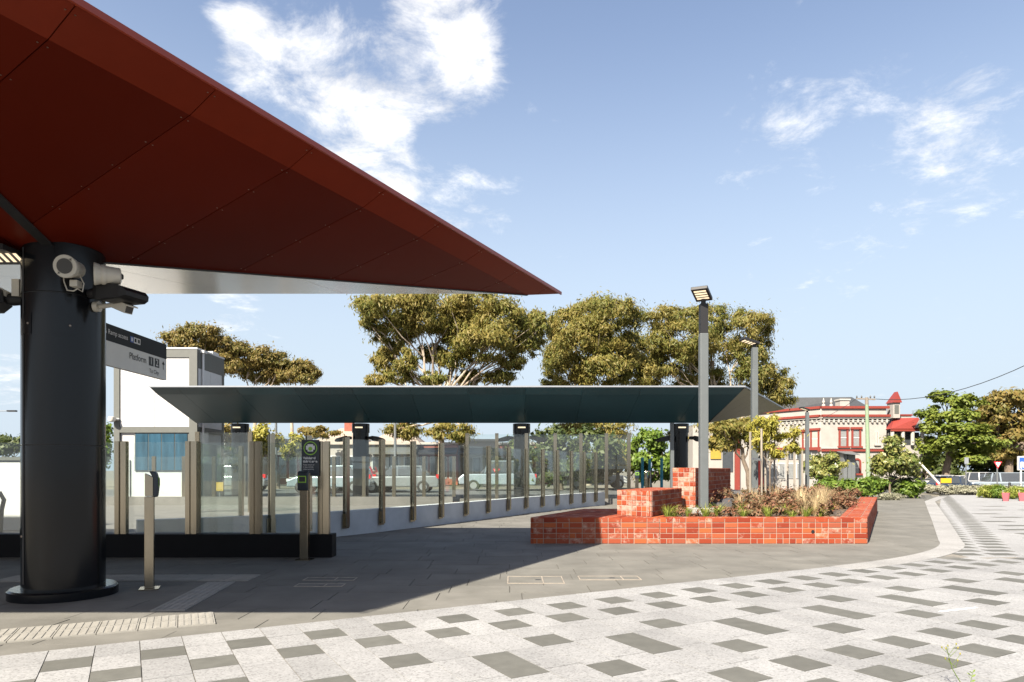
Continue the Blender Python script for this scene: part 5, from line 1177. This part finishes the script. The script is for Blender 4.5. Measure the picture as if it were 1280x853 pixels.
window(1048, 1060, 537, 558); window(1064, 1076, 537, 558); window(1004, 1011, 539, 559, left=True); window(1014, 1024, 538, 559, left=True)
window(1093.5, 1098.5, 541, 555, arch=True, red=False, dark=True); window(1066, 1076, 578, 592, arch=True)
# roof, chimney, finials, turret
MB().add([(fx(985), YH + 8, fz(511)), (fx(1112), YH + 3, fz(511)), (fx(1112), YH + 14, fz(511)), (fx(985), YH + 15, fz(511)), (fx(996), YH + 9, Z(497.5, YH + 9)), (fx(1111), YH + 8.5, Z(496.5, YH + 8.5))], [(0, 1, 5, 4), (1, 2, 5), (2, 3, 4, 5), (3, 0, 4), (3, 2, 1, 0)]).build('roof', M['slate'], ht)
chm = MB().box(fx(1058), fx(1070), YH + 1.5, YH + 2.7, fz(512), fz(499)).build('chimney', M['cream'], ht); MB().box(fx(1057), fx(1071), YH + 1.4, YH + 2.8, fz(499) + .01, fz(497)).build('chimney_cap', M['creamtrim'], chm)
for px in (1031, 1040.5): MB().lathe((fx(px), YH + .3, fz(511) + .25), [(.2, 0), (.2, .2), (.08, .3), (.16, .5), (.1, .7), (.03, 1.0)], 12).build('finial', M['creamtrim'], ht)
tx0, tx1 = fx(1113.5), fx(1122); tr_ = MB().box(tx0, tx1, YH - .5, YH + .8, fz(523), fz(504)).build('turret', M['cream'], ht)
xm = (tx0 + tx1) / 2; MB().add([(tx0 - .12, YH - .7, fz(504)), (tx1 + .12, YH - .7, fz(504)), (tx1 + .12, YH + .9, fz(504)), (tx0 - .12, YH + .9, fz(504)), (xm, YH - .7, fz(490.5)), (xm, YH + .0, fz(490.5))], [(0, 1, 4), (2, 3, 5), (1, 2, 5, 4), (3, 0, 4, 5), (3, 2, 1, 0)]).build('turret_roof', M['redroof'], tr_)
MB().box(xm - .25, xm + .25, YH - .52, YH - .501, fz(518), fz(507)).build('niche', M['greyframe'], tr_)
MB().box(fx(1123.5), fx(1147), YH + 1.2, YH + 6, -1.1, fz(519)).build('wing_wall', M['cream'], ht); MB().box(fx(1123), fx(1148), YH + 1.1, YH + 6.1, fz(519) + .01, fz(517)).build('parapet_cap', M['redtrim'], ht)
MB().box(fx(1108), fx(1149), YH - .6, YH + 1.19, -1.1, fz(557)).build('porch_wall', M['cream'], ht)
pr_ = MB().add([(fx(1107), YH - 1.2, fz(537)), (fx(1149), YH - 1.2, fz(537)), (fx(1150), YH + 1.6, fz(537)), (fx(1107), YH + 1.6, fz(537)), (fx(1119), YH + .2, fz(523)), (fx(1142), YH - .9, fz(523)), (fx(1142), YH + .4, fz(523))], [(0, 1, 5, 4), (1, 2, 6, 5), (2, 3, 4, 6), (3, 0, 4), (4, 5, 6), (3, 2, 1, 0)]).build('porch_roof', M['redroof'], ht)
MB().box(fx(1107.5), fx(1148.5), YH - 1.15, YH - .9, fz(540), fz(537) - .003).build('porch_fascia', M['redtrim'], ht)
MB().add([(fx(1135), YH - 1.32, fz(536)), (fx(1148), YH - 1.32, fz(536)), (fx(1141.5), YH - 1.32, fz(525)), (fx(1135), YH - 1.22, fz(536)), (fx(1148), YH - 1.22, fz(536)), (fx(1141.5), YH - 1.22, fz(525))], [(0, 1, 2), (5, 4, 3), (0, 3, 4, 1), (1, 4, 5, 2), (2, 5, 3, 0)]).build('gable', M['paleglass'], ht)
for px in (1110, 1123, 1135, 1147): MB().tube([(fx(px), YH - .9, fz(557)), (fx(px), YH - .9, fz(540))], .2, 10).build('porch_column', M['creamtrim'], ht)
MB().box(fx(1109), fx(1147), YH - .3, YH - .28, fz(557), fz(541)).build('porch_shade', M['winglass'], ht)
MB().box(fx(1137), fx(1146), YH - .62, YH - .601, fz(600), fz(574)).build('porch_door', M['winglass'], ht)
for i, px in enumerate((1048, 1053.5, 1058)): MB().box(fx(px), fx(px + 4.6), YH - 1.2, YH - .3, -1.1, fz(566 + i)).build('screen_panel', M['greymetal2'], ht)
MB().add([(fx(1045), YH - 2.0, fz(568)), (fx(1064), YH - 2.0, fz(570)), (fx(1064), YH - .01, fz(564.8)), (fx(1045), YH - .01, fz(564.8)), (fx(1045), YH - 2.0, fz(567)), (fx(1064), YH - 2.0, fz(569)), (fx(1064), YH - .01, fz(564)), (fx(1045), YH - .01, fz(564))], [(3, 2, 1, 0), (4, 5, 6, 7), (0, 1, 5, 4), (1, 2, 6, 5), (2, 3, 7, 6), (3, 0, 4, 7)]).build('awning', M['greymetal2'], ht)
# white shopfront left of the hotel, with pergola posts
ws = thing('white_shopfront', 'white single storey shopfront with gridded windows left of the hotel', 'building', (X(990, 62), 62, 0)); YS = 62
MB().box(X(955, YS), X(1022, YS), YS, YS + 6, -1.1, Z(561, YS)).build('wall', M['cream'], ws); MB().box(X(953, YS), X(1024, YS), YS - .3, YS - .005, Z(563, YS), Z(560, YS)).build('parapet_cap', M['redtrim'], ws)
for k in range(5):
    a = 962 + k * 11; wnd = MB().box(X(a, YS), X(a + 8, YS), YS - .08, YS - .004, Z(574, YS), Z(565, YS)).build('window', M['white'], ws)
    for j in range(2): MB().box(X(a + .6 + j * 3.6, YS), X(a + 3.6 + j * 3.6, YS), YS - .11, YS - .081, Z(573.4, YS), Z(565.6, YS)).build('pane', M['winglass'], wnd)
    wnd = MB().box(X(a, YS), X(a + 8, YS), YS - .08, YS - .004, Z(598, YS), Z(579, YS)).build('window', M['white'], ws); MB().box(X(a + .8, YS), X(a + 7.2, YS), YS - .11, YS - .081, Z(597, YS), Z(580, YS)).build('pane', M['paleglass'], wnd)
# buildings behind the right canopy column: pale wall, yellow panel, red pier
pb = thing('pale_shop', 'pale shop with yellow panel and red pier behind the tall brick block', 'building', (X(915, 58), 58, 0)); YS = 58
MB().box(X(866, YS), X(950, YS), YS, YS + 6, -1.1, Z(532, YS)).build('wall', M['cream'], pb); MB().box(X(918, YS), X(924, YS), YS - .2, YS - .004, -1.1, Z(532, YS)).build('pier', M['redtrim'], pb); MB().box(X(888, YS), X(901, YS), YS - .1, YS - .004, Z(574, YS), Z(545, YS)).build('panel', M['yellowdull'], pb)
MB().box(X(903, YS), X(916, YS), YS - .06, YS - .004, Z(590, YS), Z(560, YS)).build('window', M['winglass'], pb)
t = thing('parasol', 'closed red parasol standing behind the brick planter', 'parasol', (X(949, 27), 27, -.03)); MB().lathe((0, 0, 0), [(.28, 0), (.28, .06), (.05, .1), (.03, .3)], 16).build('base', M['charcoal'], t, local=True)
MB().lathe((0, 0, 0), [(.05, .25), (.20, .32), (.17, .8), (.12, 1.2), (.06, 1.62), (.02, 1.66)], 10).build('canvas', M['redpost'], t, local=True); MB().lathe((0, 0, 1.6), [(.03, 0), (.06, .06), (.03, .16), (.01, .24)], 10).build('finial', M['charcoal'], t, local=True)
# utility pole and wires
YP = 66; up_ = thing('utility_pole', 'pale green utility pole with crossarm before the hotel', 'pole', (X(1086, YP), YP, 0))
MB().tube([at(1086, 618, YP), at(1083.5, 506, YP)], [.22, .16], 12).build('pole', M['greenpole'], up_); MB().tube([at(1083.5, 506, YP), at(1083.3, 497, YP)], [.165, .15], 10).build('pole_top', M['wood'], up_)
MB().bar(at(1070, 498.5, YP), at(1094, 499.5, YP), .12, .14).build('crossarm', M['wood'], up_)
for px in (1071, 1077, 1088, 1093): MB().lathe(tuple(at(px, 498, YP)), [(.05, 0), (.08, .1), (.05, .22), (.02, .26)], 8).build('insulator', M['darklens'], up_)
def sag(a, b, s, n=16): a, b = Vector(a), Vector(b); return [a.lerp(b, i / n) - Vector((0, 0, s * 4 * (i / n) * (1 - i / n))) for i in range(n + 1)]
solid('overhead_wire', 'black overhead cable rising to the right edge from the utility pole', 'cable', MB().tube(sag(at(1094, 499, YP), at(1420, 375, 45), 2.0), .03, 5), M['cable'])
solid('overhead_wire', 'thin overhead cable crossing the hotel left of the utility pole', 'cable', MB().tube(sag(at(1070, 499, YP), at(990, 535, 62), .4), .02, 5), M['cable'])
# guy brace at the hotel corner
solid('leaning_rail', 'pale leaning rail at the hotel corner by the trees', 'rail', MB().bar(at(1149, 578, 50), at(1174, 605, 44), .12, .08), M['plastic'])

# ------------------------------------------------------------------ low buildings behind the glass
def shop(label, pxa, pxb, YS, ytop, m_, roof=None, ridge=None, awn=None, wins=3, seed=0):
    t = thing('low_shop', label, 'building', (X((pxa + pxb) / 2, YS), YS, 0), 0, 'shops behind the glass'); xa, xb = X(pxa, YS), X(pxb, YS); zt3 = Z(ytop, YS)
    MB().box(xa, xb, YS, YS + 8, -.05, zt3).build('wall', m_, t)
    if roof:
        zr = Z(ridge, YS); rf = MB().add([(xa - .3, YS - .3, zt3), (xb + .3, YS - .3, zt3), (xb + .3, YS + 8.3, zt3), (xa - .3, YS + 8.3, zt3), (xa + 1.5, YS + 4, zr), (xb - 1.5, YS + 4, zr)], [(0, 1, 5, 4), (1, 2, 5), (2, 3, 4, 5), (3, 0, 4), (3, 2, 1, 0)]).build('roof', roof, t)
        MB().box(xa + 2, xa + 2.7, YS + 3.2, YS + 4, zr - .6, zr + .9).build('chimney', M['housebrick'], rf)
    else: MB().box(xa - .1, xb + .1, YS - .15, YS + 8, zt3 + .003, zt3 + .2).build('parapet_cap', M['creamtrim'], t)
    n = wins; stp = (xb - xa) / n
    for k in range(n):
        wn_ = MB().box(xa + stp * (k + .15), xa + stp * (k + .85), YS - .06, YS - .003, .5, min(2.4, zt3 - .4)).build('window', M['white'], t); MB().box(xa + stp * (k + .2), xa + stp * (k + .8), YS - .09, YS - .061, .6, min(2.3, zt3 - .5)).build('pane', M['winglass'], wn_)
    if awn: MB().add([(xa, YS - 1.8, 2.5), (xb, YS - 1.8, 2.5), (xb, YS - .1, 3.0), (xa, YS - .1, 3.0), (xa, YS - 1.8, 2.65), (xb, YS - 1.8, 2.65), (xb, YS - .1, 3.12), (xa, YS - .1, 3.12)], [(3, 2, 1, 0), (4, 5, 6, 7), (0, 1, 5, 4), (1, 2, 6, 5), (2, 3, 7, 6), (3, 0, 4, 7)]).build('awning', awn, t)
    return t
shop('cream cottage with pale hipped roof seen beside the left canopy column', 388, 450, 56, 556, M['cream'], M['tileroof'], 532, None, 3)
shop('cottage with broad pale hipped roof right of the left canopy column', 462, 522, 57, 556, M['cream'], M['tileroof'], 531, M['greyframe'], 3)
shop('red brick shop with dark awning behind the curving balustrade', 524, 572, 58, 556, M['housebrick'], None, None, M['charcoal'], 4)
shop('pale shop with green awning behind the tall glass left end', 574, 618, 59, 552, M['cream'], None, None, M['darkrail'], 3)
shop('red brick shop seen through the tall glass', 620, 700, 62, 556, M['housebrick'], None, None, M['greyframe'], 5)
shop('pale building seen through the glass right of the lift', 252, 330, 58, 548, M['cream'], None, None, M['charcoal'], 5)
shop('brick building behind the glass left of the ticket notice', 334, 386, 60, 562, M['housebrick'], None, None, M['greyframe'], 4)

# ------------------------------------------------------------------ cars
def car(label, loc, rz, paint, kind='sedan', group='parked cars', sc=1.0):
    t = thing('parked_car', label, 'car', (loc[0], loc[1], gz(loc[0], loc[1]) + .025), rz, group); t.scale = (sc, sc, sc)
    if kind == 'suv': low = [(-2.25, .35), (-2.3, .75), (-2.2, 1.05), (2.0, 1.0), (2.25, .8), (2.28, .4)]; top = [(-2.15, 1.04), (-1.95, 1.68), (-1.5, 1.76), (.3, 1.74), (1.05, 1.05)]
    elif kind == 'ute': low = [(-2.5, .45), (-2.5, 1.0), (-2.4, 1.08), (2.1, 1.06), (2.4, .9), (2.42, .45)]; top = [(-.55, 1.07), (-.45, 1.70), (.0, 1.76), (.9, 1.72), (1.5, 1.06)]
    else: low = [(-2.2, .3), (-2.25, .65), (-2.1, .92), (1.7, .88), (2.15, .7), (2.2, .35)]; top = [(-1.75, .91), (-1.2, 1.36), (-.6, 1.44), (.3, 1.42), (1.15, .90)]
    def loft(prof, w0, w1):
        zs = [z for _, z in prof]; n = len(prof); vs = []
        for s in (-1, 1):
            for x_, z in prof: k = (z - min(zs)) / (max(zs) - min(zs)); vs.append((x_, s * (w0 + (w1 - w0) * k), z))
        return MB().add(vs, [tuple(range(n))[::-1], tuple(range(n, 2 * n))] + [(i, (i + 1) % n, n + (i + 1) % n, n + i) for i in range(n)])
    loft(low, .90, .86).build('body', paint, t, local=True, bevel=.06)
    loft(top, .82, .66).build('cabin', M['winglass'], t, local=True, bevel=.04)
    tz = max(z for _, z in top); xs = [x_ for x_, z in top if z > tz - .1]
    MB().box(min(xs) - .1, max(xs) + .1, -.66, .66, tz - .03, tz + .03).build('roof', paint, t, local=True, bevel=.02)
    for x_, z in ((top[1][0] * .5 + top[0][0] * .5, 0), (.05, 0), (top[-1][0] - .25, 0)):
        for s in (-1, 1): MB().bar((x_ - .05, s * .80, top[0][1]), (x_ - (.0 if abs(x_) < .3 else .25 * (1 if x_ > 0 else -1)), s * .675, tz - .02), .10, .04).build('pillar', paint, t, local=True)
    for x_ in (-1.4, 1.4):
        for s in (-1, 1):
            wh = MB().tube([(x_, s * .72, .33), (x_, s * .92, .33)], .33, 20).build('wheel', M['tyre'], t, local=True); MB().tube([(x_, s * .921, .33), (x_, s * .93, .33)], .2, 14).build('rim', M['rim'], wh, local=True)
    for s in (-1, 1):
        MB().box(low[-1][0] - .12, low[-1][0] + .01, s * .66 - .16, s * .66 + .16, .62, .78).build('headlight', M['headlight'], t, local=True); MB().box(low[0][0] - .06, low[0][0] + .10, s * .72 - .13, s * .72 + .13, .78, 1.0).build('tail_light', M['taillight'], t, local=True)
    MB().box(low[0][0] - .065, low[0][0] - .04, -.26, .26, .55, .66).build('number_plate', M['signwhite'], t, local=True)
    return t
cp = {k: carpaint(k, c) for k, c in dict(silver=(.28, .33, .37), white=(.50, .50, .50), black=(.02, .022, .025), navy=(.02, .035, .07), red=(.45, .02, .03), grey=(.22, .23, .24)).items()}
car('silver blue four wheel drive with red tail light at the right edge', (X(1246, 57), 57, 0), R(166), cp['silver'], 'suv')
car('white utility facing the camera behind the saltbush', (X(1220, 62), 62, 0), R(-80), cp['white'], 'ute')
car('white sedan parked left of the grey parking sign', (X(1198, 66), 66, 0), R(160), cp['white'], 'sedan')
car('dark navy car beside the yellow board', (X(1190, 56), 56, 0), R(15), cp['navy'], 'sedan')
car('dark car between the white utility and the give way sign', (X(1231, 70), 70, 0), R(175), cp['grey'], 'sedan')
car('white hatch at the far left of the car park by the trees', (X(1172, 72), 72, 0), R(170), cp['white'], 'sedan')
car('silver four wheel drive seen through the balustrade below the teal canopy', (X(622, 41), 41, 0), R(180), cp['silver'], 'suv')
car('dark grey sedan behind the curving balustrade near the red brick shop', (X(500, 38), 38, 0), R(180), cp['grey'], 'sedan')
car('red car behind the left canopy column', (X(452, 40), 40, 0), R(0), cp['red'], 'sedan')
car('silver car seen through the glass right of the ticket notice', (X(415, 37), 37, 0), R(180), cp['silver'], 'sedan')
car('white car behind the right end of the tall glass screen', (X(745, 46), 46, 0), R(0), cp['white'], 'sedan')
car('grey car behind the glass near the lift building', (X(290, 40), 40, 0), R(180), cp['grey'], 'sedan')
# signs
YG = 40; t = thing('give_way_sign', 'red and white triangular give way sign beside the silver four wheel drive', 'sign', (X(1246.5, YG), YG, 0))
MB().tube([(0, 0, -.6), (0, 0, Z(577, YG))], .035, 8).build('pole', M['greymetal2'], t, local=True)
def tri(s, y_, m_, nm): zc = Z(580.5, YG); return MB().add([(-s, y_, zc + s * .62), (0, y_, zc - s * 1.1), (s, y_, zc + s * .62), (-s, y_ + .01, zc + s * .62), (0, y_ + .01, zc - s * 1.1), (s, y_ + .01, zc + s * .62)], [(0, 1, 2), (5, 4, 3), (0, 3, 4, 1), (1, 4, 5, 2), (2, 5, 3, 0)]).build(nm, m_, t, local=True)
tri(.24, -.06, M['signred'], 'red_triangle'); tri(.15, -.075, M['signwhite'], 'white_triangle')
t = thing('parking_sign', 'plain grey rectangular sign back on a pole among parked cars', 'sign', (X(1207.5, 46), 46, 0)); MB().tube([(0, 0, -1), (0, 0, Z(573, 46))], .035, 8).build('pole', M['greymetal2'], t, local=True); MB().box(-.14, .14, -.06, -.045, Z(580, 46), Z(572, 46)).build('plate', M['fascia'], t, local=True)
YB = 48; t = thing('blue_sign', 'blue board sign in white frame cut by the right edge', 'sign', (X(1285, YB), YB, 0))
MB().box(X(1272, YB) - X(1285, YB), X(1304, YB) - X(1285, YB), -.05, .05, Z(588, YB), Z(570.5, YB)).build('frame', M['white'], t, local=True); MB().box(X(1273.5, YB) - X(1285, YB), X(1302, YB) - X(1285, YB), -.06, -.051, Z(587, YB), Z(572, YB)).build('blue_face', M['signblue'], t, local=True)
text('Re', .62, (X(1274.4, YB), YB - .07, Z(585.5, YB)), (1, 0, 0), (0, 0, 1), M['signwhite'], t, bold=.02)
for px in (1276, 1300): MB().box(X(px, YB) - X(1285, YB) - .05, X(px, YB) - X(1285, YB) + .05, -.03, .03, -1, Z(588, YB) - .002).build('leg', M['white'], t, local=True)
t = thing('yellow_board', 'yellow rectangular board in front of the navy car', 'board', (X(1182.5, 44), 44, 0)); MB().box(X(1176, 44) - X(1182.5, 44), X(1189, 44) - X(1182.5, 44), -.03, .03, Z(604, 44), Z(598, 44)).build('panel', M['yellow'], t, local=True)
for s in (-1, 1): MB().box(s * .28 - .02, s * .28 + .02, .032, .07, -.95, Z(600, 44)).build('leg', M['greymetal2'], t, local=True)
t = thing('black_bollard', 'short black bollard with rail before the silver four wheel drive', 'bollard', (X(1262, 30), 30, -.03)); MB().lathe((0, 0, 0), [(.05, 0), (.05, .66), (.035, .70)], 12).build('shaft', M['charcoal'], t, local=True); MB().bar((-.8, .02, .62), (1.2, .02, .62), .03, .03).build('rail', M['charcoal'], t, local=True)
t = thing('give_way_sign', 'give way sign seen through the tall glass screen', 'sign', (X(620.5, 34), 34, 0)); MB().tube([(0, 0, 0), (0, 0, Z(585, 34))], .03, 8).build('pole', M['greymetal2'], t, local=True); zc = Z(589, 34)
MB().add([(-.18, -.05, zc + .11), (0, -.05, zc - .2), (.18, -.05, zc + .11), (-.18, -.04, zc + .11), (0, -.04, zc - .2), (.18, -.04, zc + .11)], [(0, 1, 2), (5, 4, 3), (0, 3, 4, 1), (1, 4, 5, 2), (2, 5, 3, 0)]).build('red_triangle', M['signred'], t, local=True)
MB().add([(-.10, -.06, zc + .065), (0, -.06, zc - .11), (.10, -.06, zc + .065)], [(0, 1, 2)]).build('white_triangle', M['signwhite'], t, local=True)
t = thing('orange_notice', 'small orange notice board behind the glass right of the lift building', 'board', (X(274, 26), 26, 0)); MB().box(-.16, .16, -.02, .02, Z(614, 26), Z(603, 26)).build('panel', M['yellow'], t, local=True); MB().box(-.02, .02, .021, .05, 0, Z(605, 26)).build('leg', M['greymetal2'], t, local=True)
for i, px in enumerate((307, 452 + 40)):
    t = thing('power_pole', ('tall grey pole behind the glass left of the ticket notice', 'tall slim pole between the cottages')[i], 'pole', (X((345, 494)[i], 50), 50, 0)); MB().tube([(0, 0, 0), (0, 0, (5.4, 6.2)[i])], [.12, .08], 10).build('shaft', M['greymetal2'], t, local=True); MB().cbox((0, -.1, (5.4, 6.2)[i]), .5, .3, .12).build('lamp_head', M['charcoal'], t, local=True)
